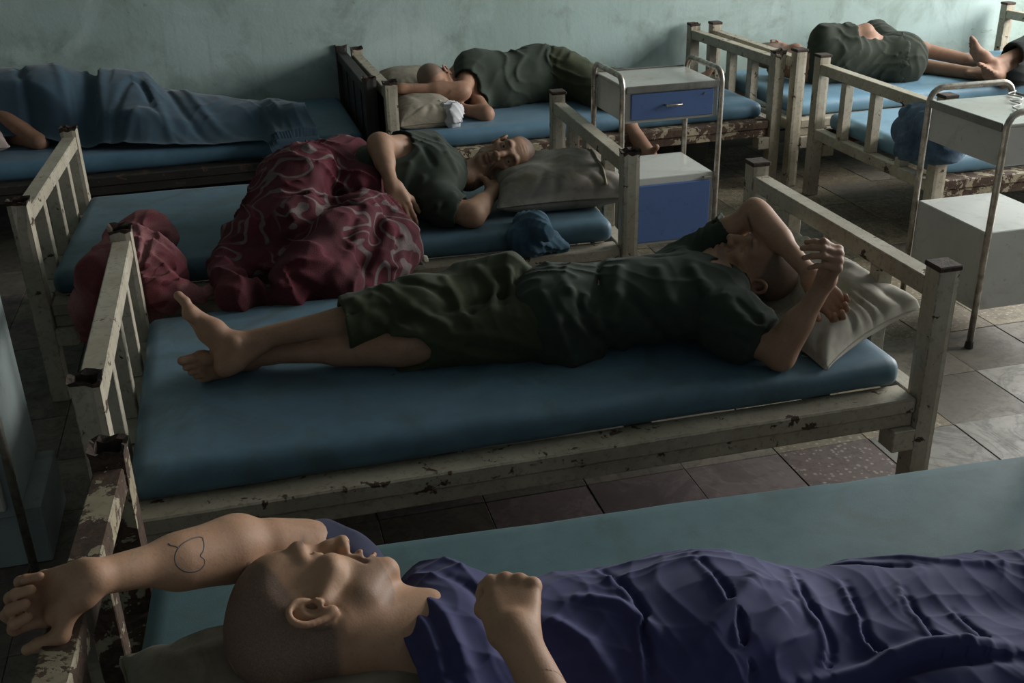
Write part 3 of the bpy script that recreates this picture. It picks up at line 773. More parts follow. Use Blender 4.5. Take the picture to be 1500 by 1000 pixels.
def crease_disp(lines, base=None):
    """hand placed folds: (polyline points, width, height); positive height raises the cloth"""
    segs = []
    for pts, wd, ht in lines:
        pts = [np.asarray(p, float) for p in pts]
        for a, b in zip(pts[:-1], pts[1:]): segs.append((a, b, wd, ht))
    def fn(P):
        out = np.zeros(len(P)) if base is None else base(P)
        for a, b, wd, ht in segs:
            lo = np.minimum(a, b) - 3 * wd; hi = np.maximum(a, b) + 3 * wd
            ix = np.nonzero(((P > lo) & (P < hi)).all(1))[0]
            if not len(ix): continue
            d = b - a; w = P[ix] - a; h = np.clip((w @ d) / (d @ d), 0, 1); r = np.linalg.norm(w - h[:, None] * d, axis=1)
            out[ix] -= ht * np.exp(-(r / wd) ** 2) * .8
        return out
    return fn
def trace(S, px, py, t0=.6, t1=7., lift=0.):
    """the point of a body's surface that lies behind a pixel of the photograph"""
    d = ray(px, py); d = d / np.linalg.norm(d); ts = np.linspace(t0, t1, 700); P = CAM + ts[:, None] * d
    D = S.pts(P); i = np.argmax(D < 0)
    if not D[i] < 0: i = int(np.argmin(D)); return P[i]
    a, b = ts[max(i - 1, 0)], ts[i]
    for _ in range(20):
        m = (a + b) / 2
        if S.pts((CAM + m * d)[None])[0] < 0: b = m
        else: a = m
    return CAM + (b - lift) * d
def sdf_obj(name, S, h, m, parent=None, fines=(), **kw):
    v, q = mesh_sdf(S, h, fines, **kw); return mesh_obj(name, v, q, m, parent, True)
def bxs(c, r, h): c = np.asarray(c, float); r = np.asarray(r, float) * np.ones(3); return (c - r, c + r, h)
def person(loc, label):
    return tag(empty('person', loc), label, 'person')
def put(o, root): o.parent = root; o.matrix_parent_inverse = Matrix.Translation(root.location).inverted(); return o
def nails(tips, root, w=.0055, l=.006):
    pass
# ------------------------------------------------------------------ people: the man on the central bed
def face_frame(ear_px, ear_z, fx, fy, fc, ux, uy, uc, scale):
    """head frame from the direction its profile takes as seen from the camera; near ear at a known point"""
    p = at(*ear_px, z=ear_z); c = nrm(CAM - p)
    r_ = nrm(CR - c * (CR @ c)); u_ = CU - c * (CU @ c); u_ = nrm(u_ - r_ * (u_ @ r_))
    f = nrm(r_ * fx + u_ * fy) * math.sqrt(1 - fc * fc) + c * fc; u = r_ * ux + u_ * uy + c * uc
    F = Frame((0, 0, 0), f, u, scale)
    sgn = 1 if F.R[:, 0] @ c > 0 else -1
    F.t = p - F.R @ (V(sgn * .080, -.014, .0) * scale); return F
def sleeve(S, a, b, ra, rb, inner, k=.03, disp=None):
    """a sleeve: its own group with an open, hollow end"""
    G = Sdf(); d = nrm(b - a); G.cap(a, b, ra, rb, k); G.cap(a, a + d * .001, ra, ra, k); G.disp = disp
    G.cap(b, b + d * .04, rb, rb, .01); G.plane(b, d, .004); G.cap(b - d * .035, b + d * .06, inner, inner + .012, .006, 'sub')
    S.group(G, k)
def man_centre():
    root = person((.75, 2.5, MT), 'thin elderly bald man on his back with crossed ankles and one forearm across his brow')
    pel = at(800, 455, z=.515); nk = at(1060, 424, z=.55)
    B = Sdf()
    F = face_frame((1106, 420), .556, -.50, .86, .42, .945, .27, .18, .99)
    head(B, F, lean=1., eye=.0, neck_to=nk + V(-.02, 0, -.01), neck_r=.050)
    ax = nrm(nk - pel); chest = pel + (nk - pel) * .66; lat = nrm(np.cross(V(0, 0, 1), ax)); upv = np.cross(ax, lat); T = np.stack([lat, upv, ax], 1)
    def torso(S, g=0., k=.07):
        S.ell(chest, (.150 + g, .098 + g, .19 + g), T, k); S.ell(pel + ax * .15, (.128 + g, .088 + g, .15 + g), T, k); S.ell(pel, (.150 + g, .095 + g, .11 + g), T, k)
    torso(B)
    Rs = nk + V(-.060, .200, -.015); Ls = nk + V(-.045, -.155, -.020)
    B.cap(Rs, Ls, .050, .050, .06)
    eR = at(1106, 310, y=2.575); wR = at(1186, 400, z=.640)
    eL = at(1141, 521, z=.468); wL = at(1209, 412, z=.665)
    AR = Sdf(); limb(AR, Rs, eR, .047, .033, [(.45, (0, 0, 0), .039)]); limb(AR, eR, wR, .0335, .0215, [(.28, (0, -.002, -.004), .033)], .02)
    AR.ell(eR + V(-.006, .006, .012), (.021, .021, .019), None, .02)
    tR = hand(AR, wR + nrm(wR - eR) * .010, CR * .55 - CU * .78 - CF * .05, CF, 1, ((.45, 1.05, .75), (.45, 1.1, .75), (.5, 1.1, .75), (.55, 1.05, .75)), .96, thumb=((.6, .7, -.35), (.3, .85, -.5)), spread=.03)
    AL = Sdf(); limb(AL, Ls, eL, .047, .034, [(.4, (0, 0, 0), .040)]); limb(AL, eL, wL, .034, .0225, [(.28, (-.004, .006, 0), .034)], .02)
    AL.ell(eL + V(.004, -.014, -.008), (.021, .021, .019), None, .02)
    dk = at(1236, 364, z=.775) - wL
    tL = hand(AL, wL + nrm(wL - eL) * .008, dk, CR * .95 - CF * .25, -1, ((1.2, .45, .25), (1.3, .45, .25), (1.35, .5, .3), (1.45, .5, .3)), .95, thumb=((.1, .95, -.35), (-.1, .9, -.5)), spread=-.02)
    B.group(AR, .004); B.group(AL, .004)
    # legs
    hR = pel + V(0, .085, 0); hL = pel + V(0, -.080, -.01)
    kR = at(605, 449, z=.560); aR = at(352, 501, z=.528)
    kL = at(590, 507, z=.484); aL = at(392, 517, z=.468)
    LR = Sdf(); limb(LR, hR, kR, .075, .050, None, .04); limb(LR, kR, aR, .044, .0255, [(.28, (0, -.004, -.016), .040)], .03); LR.ell(kR + V(0, 0, .012), (.042, .040, .036), None, .03)
    LL = Sdf(); limb(LL, hL, kL, .075, .050, None, .04); limb(LL, kL, aL, .044, .028, [(.30, (0, .004, .0), .042)], .03); LL.ell(kL + V(0, -.012, .012), (.042, .038, .034), None, .03)
    heel = at(322, 540, z=.462); toe = at(256, 428, y=2.69); f = nrm(toe - heel)
    fR = foot(LR, aR + V(-.010, 0, -.006), f, V(.9, .1, .30), V(.1, -1, .3), .98, .05)
    aL2 = aL + V(-.040, -.002, .0); c_ = nrm(CAM - aL2); LL.cap(aL, aL2, .028, .029, .02)
    fL = foot(LL, aL2, -CR * .62 + c_ * .72 - CU * .20, CR * .66 + c_ * .72, CU, .95, -.10, 1.0)
    B.group(LR, .003); B.group(LL, .003)
    fines = [bxs(F.w(0, .0, -.01), .148, .0022), (np.minimum(wL, wR) - V(.09, .12, .09), np.maximum(wL, wR) + V(.10, .10, .17), .0024), (V(-.36, 2.44, .41), V(.04, 2.80, .70), .0030)]
    B.plane((0, 0, MT + .001), (0, 0, -1), .004)
    o = put(sdf_obj('body', B, .0052, SK_OLD, None, fines), root); head_masks(o, [F])
    # shirt
    S = Sdf(); torso(S, .012, .08); S.cap(Rs, Ls, .060, .060, .08)
    S.ell(pel + ax * .02, (.166, .102, .13), T, .06); S.cap(nk, nk - ax * .06, .070, .09, .05)
    base = folds([((.9, .5, .1), .10, .005, 1.2, 3, 1.8), ((.25, .9, .2), .16, .006, 1.1, 8, 1.8)])
    base2 = folds([((.8, -.3, .5), .055, .006, .9, 5, 1.6)])
    sR = Rs + (eR - Rs) * .72; sL = Ls + (eL - Ls) * .60
    S.cap(Rs, Rs + (sR - Rs) * .25, .062, .058, .04); S.cap(Ls, Ls + (sL - Ls) * .35, .070, .068, .05)
    sleeve(S, Rs, sR, .060, .053, .040, .03, base2); sleeve(S, Ls, sL, .068, .072, .047, .04, base2)
    S.ell(Ls + V(.01, -.01, -.03), (.075, .075, .06), None, .05)
    S.chain([pel + V(.06, -.11, -.03), at(840, 512, z=.455), at(838, 531, z=.436)], [.062, .038, .012], .05); S.chain([at(838, 528, z=.437), at(880, 518, z=.437)], [.012, .012], .03)
    S.chain([pel + V(.02, -.09, .02), pel + V(-.03, -.12, -.05)], [.055, .035], .05)
    S.plane(pel - ax * .085, -ax + V(0, .1, -.3), .01)
    S.cap(F.w(0, -.02, -.05), nk + ax * -.030 + V(0, 0, .02), .062, .060, .010, 'sub')
    S.cap(nk + V(-.02, -.0, .045), nk + V(-.075, -.02, .075), .042, .012, .012, 'sub')
    tr = lambda *pp: [trace(S, *p_) for p_ in pp]
    lines = [(tr((905, 392), (902, 430), (895, 470), (915, 515)), .015, .018), (tr((1000, 365), (1015, 395), (1035, 425)), .014, .014),
             (tr((800, 385), (835, 425), (880, 480), (905, 505)), .010, .016), (tr((925, 440), (960, 480), (990, 505)), .014, -.012), (tr((880, 380), (875, 430), (862, 460)), .012, -.016),
             (tr((965, 395), (980, 440), (1010, 480)), .016, .012), (tr((795, 430), (815, 470), (828, 510)), .011, .013), (tr((840, 470), (880, 510)), .010, .012), (tr((1080, 440), (1110, 470), (1120, 495)), .010, -.010), (tr((1030, 470), (1080, 490)), .012, .010), (tr((1045, 325), (1075, 340)), .008, -.010),
             (tr((845, 430), (855, 470), (875, 500)), .010, -.014), (tr((930, 370), (960, 375), (1000, 372)), .010, -.008), (tr((1090, 470), (1120, 480)), .008, .010), (tr((1075, 490), (1100, 505)), .008, -.010)]
    S.disp = crease_disp(lines, base); S.plane((0, 0, MT + .002), (0, 0, -1), .004)
    put(sdf_obj('shirt', S, .0045, GREEN, None), root)
    # trousers: one group for each leg, open at the hem
    L = Sdf(); L.ell(pel - ax * .01, (.160, .104, .13), T, .05)
    hemR = at(503, 474, z=.548); hemL = at(572, 519, z=.482)
    b3 = folds([((.5, .8, .3), .085, .005, 1.0, 21, 1.7), ((.9, -.3, .3), .065, .004, 1.0, 27, 1.7)])
    for hip, kn, hem, an, r0, r1, r2, inn in ((hR, kR, hemR, aR, .092, .078, .074, .057), (hL, kL, hemL, aL, .090, .068, .060, .050)):
        G = Sdf(); kk = kn + V(.02, 0, .004); d = nrm(an - kn); G.cap(hip, kk, r0, r1, .05); G.cap(kk, hem + d * .03, r1, r2, .03)
        if hip is hR: G.chain([at(680, 408, z=.60), at(745, 394, z=.62)], [.045, .05], .05)
        G.disp = b3; G.plane(hem, d, .004); G.cap(hem - d * .06, hem + d * .06, inn - .004, inn + .006, .008, 'sub'); L.group(G, .012)
    trl = lambda *pp: [trace(L, *p_) for p_ in pp]
    lines = [(trl((560, 420), (600, 448), (640, 470), (655, 478)), .012, .020), (trl((590, 412), (650, 430), (690, 458)), .012, -.016), (trl((700, 395), (725, 420), (722, 455), (690, 475)), .013, .024),
             (trl((650, 408), (668, 440), (690, 470)), .012, .014), (trl((745, 395), (750, 430), (758, 465)), .010, .018), (trl((765, 400), (775, 440)), .010, -.014), (trl((730, 410), (738, 445)), .009, -.014), (trl((520, 440), (560, 470)), .014, .012),
             (trl((590, 505), (660, 488), (740, 495), (790, 510)), .011, .012), (trl((610, 522), (690, 510), (760, 520)), .012, -.010), (trl((600, 525), (640, 530)), .008, .010), (trl((580, 510), (585, 530)), .007, .010), (trl((630, 500), (700, 520), (770, 530)), .010, .010), (trl((510, 460), (540, 450), (580, 452)), .010, -.008)]
    L.disp = crease_disp(lines); L.plane((0, 0, MT + .002), (0, 0, -1), .004)
    put(sdf_obj('trousers', L, .0045, OLIVE, None), root)
man_centre()
# ------------------------------------------------------------------ the man nearest the camera
def man_near():
    root = person((.4, 1.3, MT), 'young shaven-headed man in profile with a heart tattoo, nearest the camera')
    B = Sdf(); F = face_frame((456, 900), .665, .18, .98, -.22, -.985, .08, 0., 1.06)
    nk = F.t + V(.165, -.035, -.055)
    head(B, F, lean=0., mouth_open=.011, eye=.35, neck_to=nk, neck_r=.058)
    ax = nrm(V(1, -.05, -.02)); lat = V(.05, 1, 0)
    Ls = at(478, 812, z=.585); Rs = nk + V(.05, -.165, -.06)
    B.cap(Ls + V(.03, -.02, -.04), Rs, .055, .055, .06)
    ch = V(.42, 1.25, .495); T = np.eye(3)
    B.ell(ch, (.22, .165, .085), None, .07); B.ell(ch + V(.25, -.02, -.02), (.2, .145, .08), None, .07); B.ell(ch + V(.44, -.07, -.02), (.14, .14, .06), None, .06)
    eL = at(345, 800, z=.665); wL = at(140, 846, z=.735)
    AL = Sdf(); limb(AL, Ls, eL, .050, .040, [(.45, (0, 0, 0), .046)], .04); limb(AL, eL, wL, .040, .0255, [(.25, (0, -.006, -.004), .043)])
    AL.ell(eL + V(.008, .018, .016), (.023, .021, .021), None, .02)
    c = nrm(CAM - wL); dL = -CR * .78 - CU * .36 - c * .46
    tipsL = hand(AL, wL + nrm(wL - eL) * .012, dL, -c - CU * .1 + CR * .3, -1, ((1.0, 1.5, .9), (1.1, 1.5, .9), (1.15, 1.55, .9), (1.2, 1.6, .9)), 1.03, thumb=((.80, .62, -.10), (.05, 1.0, -.30)), spread=.08)
    B.group(AL, .012)
    wR = at(757, 930, z=.705); eR = V(.34, .88, .53); kR = at(750, 846, z=.725)
    AR = Sdf(); limb(AR, Rs, eR, .052, .042, None, .04); limb(AR, eR, wR, .042, .0265, [(.25, (0, 0, 0), .045)])
    hand(AR, wR, kR - wR, nrm(CAM - wR) * .9 + V(0, .25, .25), 1, ((.75, 1.45, .8), (.8, 1.5, .8), (.85, 1.5, .8), (.95, 1.5, .8)), 1.04, thumb=((.42, .9, -.35), (.0, 1.0, -.25)), spread=.10); B.group(AR, .01)
    for s in (.085, -.10):
        limb(B, V(.88, 1.13 + s, .475), V(1.25, 1.11 + s, .47), .062, .046, None, .04); limb(B, V(1.25, 1.11 + s, .47), V(1.58, 1.09 + s, .455), .042, .028)
    B.plane((0, 0, MT + .002), (0, 0, -1), .004)
    hl = at(40, 900, z=.745)
    fines = [bxs(F.w(0, .01, -.005), .160, .0021), (np.minimum(hl, wL) - V(.07, .10, .10), np.maximum(hl, wL) + V(.05, .11, .10), .0024), (wR - V(.07, .06, .07), wR + V(.07, .20, .09), .0024),
             (np.minimum(eL, wL) - V(.0, .08, .08), np.maximum(eL, Ls) + V(.0, .08, .08), .0036)]
    o = put(sdf_obj('body', B, .006, SK_YNG, None, fines), root); head_masks(o, [F]); eyes(F, o, (.0, 1, -.15))
    # heart tattoo: a line of ink laid on the forearm's skin
    heart = [(298, 789), (293, 787), (285, 788), (275, 792), (265, 799), (258, 809), (256, 819), (259, 828), (268, 835), (278, 837), (290, 835), (298, 828), (299, 819), (293, 814), (297, 808), (299, 798), (297, 790)]
    leaf = [(262, 803), (256, 800), (250, 799), (247, 796)]
    INK = simple('tattoo_ink', (.105, .085, .075), .6)
    for nm, L_ in (('tattoo', heart), ('tattoo', leaf)):
        p = [trace(B, *q, lift=-.0013) for q in L_]; p = smooth_path(p, 3)
        t = put(tube('tattoo', p, .0017, INK, None, 6), root); t['label'] = 'dark heart outline tattooed on the forearm' if L_ is heart else 'short stem beside the tattooed heart'
    # a dark undershirt at the collar
    S = Sdf(); S.ell(ch + V(-.02, 0, 0), (.23, .165, .090), None, .07); S.ell(ch + V(.25, -.02, -.02), (.2, .145, .082), None, .07); S.cap(Ls + V(.04, -.03, -.04), Rs, .060, .060, .06)
    S.cap(Ls + V(.02, -.01, -.01), Ls + (eL - Ls) * .10, .058, .057, .03); S.cap(Rs, Rs + (eR - Rs) * .5, .068, .062, .03)
    S.cap(F.w(0, -.02, -.05), nk + V(.03, 0, .03), .070, .070, .010, 'sub'); S.plane((.62, 1.2, .5), (1, 0, 0), .01); S.plane((0, 0, MT + .003), (0, 0, -1), .004)
    S.disp = folds([((.6, .7, .2), .06, .006, .8, 5, 1.6)])
    DK = fabric_mat('navy_cotton', (.014, .017, .048), (.02, .024, .062), 5, 1100, .9)
    put(sdf_obj('undershirt', S, .006, DK, None), root)
    return F, B
FN, BN = man_near()
# ------------------------------------------------------------------ draped sheets
def smax(a, b, k):
    h = np.maximum(k - np.abs(a - b), 0) / k; return np.maximum(a, b) + h * h * k * .25
def bump_cap(X, Y, a, b, ra, rb, ha, hb):
    a = np.asarray(a, float); b = np.asarray(b, float); d = b - a; L = d @ d
    t = np.clip(((X - a[0]) * d[0] + (Y - a[1]) * d[1]) / L, 0, 1); r = np.hypot(X - a[0] - t * d[0], Y - a[1] - t * d[1]); R = ra + (rb - ra) * t; H = ha + (hb - ha) * t
    return H * np.sqrt(np.clip(1 - (r / R) ** 2, 0, 1))
def tent(Z, it=40, w=.985):
    for _ in range(it):
        P = np.pad(Z, 1, mode='edge'); b = (P[:-2, 1:-1] + P[2:, 1:-1] + P[1:-1, :-2] + P[1:-1, 2:]) / 4
        Z = np.maximum(Z, b * w + Z * (1 - w))
    for _ in range(3):
        P = np.pad(Z, 1, mode='edge'); Z = (P[:-2, 1:-1] + P[2:, 1:-1] + P[1:-1, :-2] + P[1:-1, 2:] + 2 * Z) / 6
    return Z
def crease_field(X, Y, lines):
    out = np.zeros(X.shape)
    for pts, wd, ht0 in lines:
        pts = [np.array([*p[:2], 0.]) for p in pts]
        if len(pts) > 2: pts = smooth_path(pts, 4)
        M = len(pts) - 1
        for k, (a, b) in enumerate(zip(pts[:-1], pts[1:])):
            ht = ht0 * min(1., math.sin(math.pi * (k + .5) / M) * 1.4)
            a = np.asarray(a[:2], float); b = np.asarray(b[:2], float); d = b - a; L = d @ d + 1e-12
            t = np.clip(((X - a[0]) * d[0] + (Y - a[1]) * d[1]) / L, 0, 1); r2 = (X - a[0] - t * d[0]) ** 2 + (Y - a[1] - t * d[1]) ** 2
            c = ht * np.exp(-r2 / wd ** 2); out = np.where(np.abs(c) > np.abs(out), c, out)
    return out
def grid_obj(name, P, m, root=None, thick=.004):
    """P: (n, m, 3) top surface of a sheet -> closed thin cloth"""
    n, k = P.shape[:2]; i = np.arange(n * k).reshape(n, k)
    q = np.stack([i[:-1, :-1], i[1:, :-1], i[1:, 1:], i[:-1, 1:]], -1).reshape(-1, 4)
    Nn = np.cross(np.gradient(P, axis=0), np.gradient(P, axis=1)); Nn /= np.linalg.norm(Nn, axis=2, keepdims=True) + 1e-12
    P2 = P - Nn * thick; q2 = (q + n * k)[:, ::-1]
    loop = np.concatenate([i[:, 0], i[-1, 1:], i[-2::-1, -1], i[0, -2:0:-1]]); l2 = np.roll(loop, -1)
    rim = np.stack([loop, loop + n * k, l2 + n * k, l2], 1)
    return mesh_obj(name, np.concatenate([P.reshape(-1, 3), P2.reshape(-1, 3)]), np.concatenate([q, q2, rim]), m, root)
def drift(X, Y, terms):
    P = np.stack([X.ravel(), Y.ravel(), np.zeros(X.size)], 1); out = np.zeros(X.size)
    for d, wl, amp, warp, seed, sharp in terms:
        ph = (P @ nrm(V(*d, 0))) / wl + warp * snoise(P, seed, 2.0, 2); r = 1 - np.abs(np.sin(math.pi * ph))
        out += amp * (r ** sharp - .3) * (.25 + .75 * sstep(snoise(P, seed + 31, 2.6, 1), -.3, .6))
    return out.reshape(X.shape)
PURPLE = fabric_mat('purple_blue_cotton', (.019, .021, .088), (.028, .031, .120), 4, 1200, .85, sheen=.06, bstr=.15)
def purple_sheet():
    nx, ny = 480, 250
    u = np.linspace(0, 1, nx)[:, None]; v = np.linspace(0, 1, ny)[None, :]
    # left hem follows the collar, far hem lies along the body's far side
    yfar = np.interp(np.linspace(.1, 1.62, nx), [.08, .24, .45, .7, .95, 1.2, 1.62], [1.53, 1.50, 1.475, 1.43, 1.355, 1.30, 1.275])[:, None]
    ynear = np.full((nx, 1), .86)
    Y = ynear + (yfar - ynear) * v
    x0 = np.interp(Y[0], [.86, 1.0, 1.15, 1.3, 1.45, 1.60], [.170, .160, .145, .130, .110, .09])[None, :]
    X = x0 + (1.62 - x0) * u; Y = np.broadcast_to(Y, X.shape).copy()
    h = bump_cap(X, Y, (.24, 1.24), (.62, 1.21), .22, .21, .180, .185)
    h = smax(h, bump_cap(X, Y, (.19, 1.10), (.22, 1.40), .12, .11, .16, .165), .08)
    h = smax(h, bump_cap(X, Y, (.62, 1.21), (.92, 1.14), .21, .18, .18, .125), .06)
    for s in (.085, -.10): h = smax(h, bump_cap(X, Y, (.90, 1.13 + s), (1.6, 1.09 + s), .13, .10, .135, .075), .05)
    h = tent(h, 60)
    lines = []
    L = lambda pts, z=.60: [at(px, py, z=z) for px, py in pts]
    for pts in (((858, 816), (920, 890), (935, 940), (948, 1000)), ((1005, 819), (1063, 901), (1080, 940), (1101, 985)), ((1153, 813), (1172, 873), (1210, 917), (1205, 950)), ((1232, 835), (1255, 880), (1270, 912), (1325, 947)), ((1320, 843), (1350, 885), (1380, 928)), ((1396, 860), (1425, 890), (1451, 923))):
        lines.append((L(pts), .0075, .0050)); lines.append(([p + V(.012, .002, 0) for p in L(pts)], .0075, -.0085))
    lines += [(L(((1500, 936), (1400, 942), (1336, 950), (1227, 980), (1140, 1000)), .57), .014, .020), (L(((1500, 950), (1400, 958), (1336, 966), (1250, 990)), .57), .012, -.014),
              (L(((975, 815), (1155, 812), (1300, 833), (1370, 845), (1500, 845)), .52), .010, .009), (L(((1040, 828), (1150, 826), (1250, 842), (1350, 850)), .53), .010, -.014),
              (L(((800, 900), (850, 925), (900, 965)), .62), .013, .012), (L(((640, 825), (690, 850), (720, 900), (740, 960)), .62), .013, -.010), (L(((580, 850), (620, 900), (650, 980)), .64), .010, .010), (L(((600, 840), (650, 890), (690, 980)), .64), .012, .010),
              (L(((830, 870), (900, 880), (980, 930)), .62), .012, .010), (L(((1110, 850), (1080, 900), (1010, 960)), .60), .014, .010), (L(((1170, 880), (1120, 930), (1050, 985)), .60), .014, .010)]
    fade = sstep(h, .0, .05)
    Z = MT + .007 + h + (crease_field(X, Y, lines) + drift(X, Y, [((.8, .6), .11, .007, 1.0, 41, 1.8), ((.6, -.8), .09, .005, 1.0, 47, 1.6), ((.2, 1.), .13, .006, .9, 52, 1.6), ((1., .3), .05, .002, .9, 58, 1.4)])) * (.25 + .75 * fade)
    Z = np.maximum(Z, MT + .006)
    o = grid_obj('bedsheet', np.stack([X, Y, Z], -1), PURPLE); tag(o, 'purple blue sheet drawn over the man nearest the camera', 'sheet')
purple_sheet()
TEALB = fabric_mat('dusty_blue_cotton', (.024, .056, .084), (.036, .074, .105), 3, 1100, .9, sheen=.15, bstr=.15)
def blue_sheet():
    nx, ny = 260, 150; xs = np.linspace(-1.34, .36, nx)
    yn = np.interp(xs, [-1.34, -.95, -.70, -.45, -.25, 0, .10, .16, .24, .30, .36], [5.42, 5.36, 5.22, 5.12, 5.08, 5.07, 5.06, 4.84, 4.72, 4.70, 4.78])
    yf = np.interp(xs, [-1.34, -.2, .1, .25, .36], [5.96, 5.94, 5.80, 5.62, 5.50])
    v = np.linspace(0, 1, ny)[None, :]; X = xs[:, None] + sstep(xs, .0, .36)[:, None] * (.03 * np.sin(v * 5 + 1.0) - .03 + .008 * np.sin(v * 23))
    Y = yn[:, None] + (yf - yn)[:, None] * v
    h = bump_cap(X, Y, (-1.25, 5.60), (-.90, 5.58), .27, .27, .33, .335)
    h = smax(h, bump_cap(X, Y, (-.9, 5.58), (-.55, 5.58), .24, .25, .29, .275), .08)
    h = smax(h, bump_cap(X, Y, (-.55, 5.56), (-.48, 5.24), .24, .17, .275, .14), .08)
    h = smax(h, bump_cap(X, Y, (-.52, 5.25), (.16, 5.30), .15, .10, .13, .09), .08)
    h = smax(h, bump_cap(X, Y, (-.5, 5.5), (.20, 5.34), .24, .13, .23, .11), .08)
    h = smax(h, bump_cap(X, Y, (.16, 5.40), (.27, 5.16), .12, .11, .13, .15), .03)
    h = np.maximum(h, 0) * sstep(np.broadcast_to(v, h.shape), .0, .16)
    h = tent(h, 140, .995)
    L = lambda pts, z: [at(px, py, z=z) for px, py in pts]
    lines = [(L(((185, 118), (150, 150), (120, 180), (100, 205)), .56), .035, -.045), (L(((178, 125), (160, 165), (140, 205)), .52), .028, .030), (L(((235, 135), (290, 170), (340, 182), (395, 178)), .52), .022, .022), (L(((205, 130), (225, 165), (265, 195), (330, 200)), .52), .024, .026), (L(((215, 128), (250, 165), (300, 185), (360, 186)), .52), .020, -.026),
             (L(((150, 225), (210, 200), (260, 205), (330, 215)), .46), .020, .020), (L(((160, 205), (205, 180), (235, 190)), .48), .020, -.024), (L(((60, 105), (95, 140), (100, 185)), .64), .024, .022), (L(((30, 120), (40, 160), (15, 195)), .60), .022, -.026), (L(((110, 110), (135, 135), (120, 165)), .62), .020, .016),
             (L(((395, 168), (418, 195), (428, 225)), .48), .016, .022), (L(((380, 178), (402, 205), (415, 228)), .47), .014, -.020)]
    base_ = 4.985 + .02 * (X + 1.386)
    Z = MT + .008 + h + (.5 * crease_field(X, Y, lines) * sstep(h, -.02, .06) + drift(X, Y, [((.7, -.7), .14, .006, .8, 61, 1.7), ((.5, .85), .10, .004, .8, 67, 1.7)]) * (.3 + .7 * sstep(h, 0, .08))) * sstep(Y - base_, 0, .08)
    Z = np.maximum(Z, MT + .007)
    edge = 4.985 + .02 * (X + 1.386); drop = np.maximum(edge - Y, 0)     # the foot corner hangs over the side of the bed
    Z = np.where(drop > 0, np.minimum(Z, MT + .03 - .0 * drop) - np.maximum(drop - .015, 0) * .985, Z)
    Yh = np.where(drop > 0, edge - np.minimum(drop, .03) - .006 * np.sin(X * 24) * sstep(drop, .05, .2), Y)
    o = grid_obj('bedsheet', np.stack([X, Yh, Z], -1), TEALB, None, .0012); tag(o, 'dusty blue sheet hiding the sleeper at the far left', 'sheet')
    root = person((-.9, 5.5, MT), 'sleeper at the far left hidden under a blue sheet, one bare arm out')
    B = Sdf(); B.ell((-1.0, 5.60, .555), (.24, .17, .12), None, .05); B.ell((-.62, 5.60, .545), (.20, .15, .11), None, .05)
    Fh = Frame((-1.30, 5.55, .56), (.2, -.9, .2), (-1, 0, .1), 1.0); head(B, Fh, eye=.0, neck_to=V(-1.13, 5.58, .56), ears=False)
    e = at(58, 209, z=.452); w = at(-40, 192, z=.47)
    limb(B, V(-1.12, 5.50, .60), e, .050, .037, None); limb(B, e, w, .037, .026, None); hand(B, w, nrm(w - e), V(0, -.2, 1), 1)
    limb(B, V(-.55, 5.58, .53), V(-.50, 5.36, .49), .070, .05, None); limb(B, V(-.50, 5.36, .49), V(.1, 5.32, .462), .045, .032, None); limb(B, V(-.5, 5.5, .52), V(.16, 5.32, .47), .07, .034, None)
    B.plane((0, 0, MT + .002), (0, 0, -1), .004)
    o = put(sdf_obj('body', B, .009, SK_DRK, None), root); head_masks(o, [])
blue_sheet()
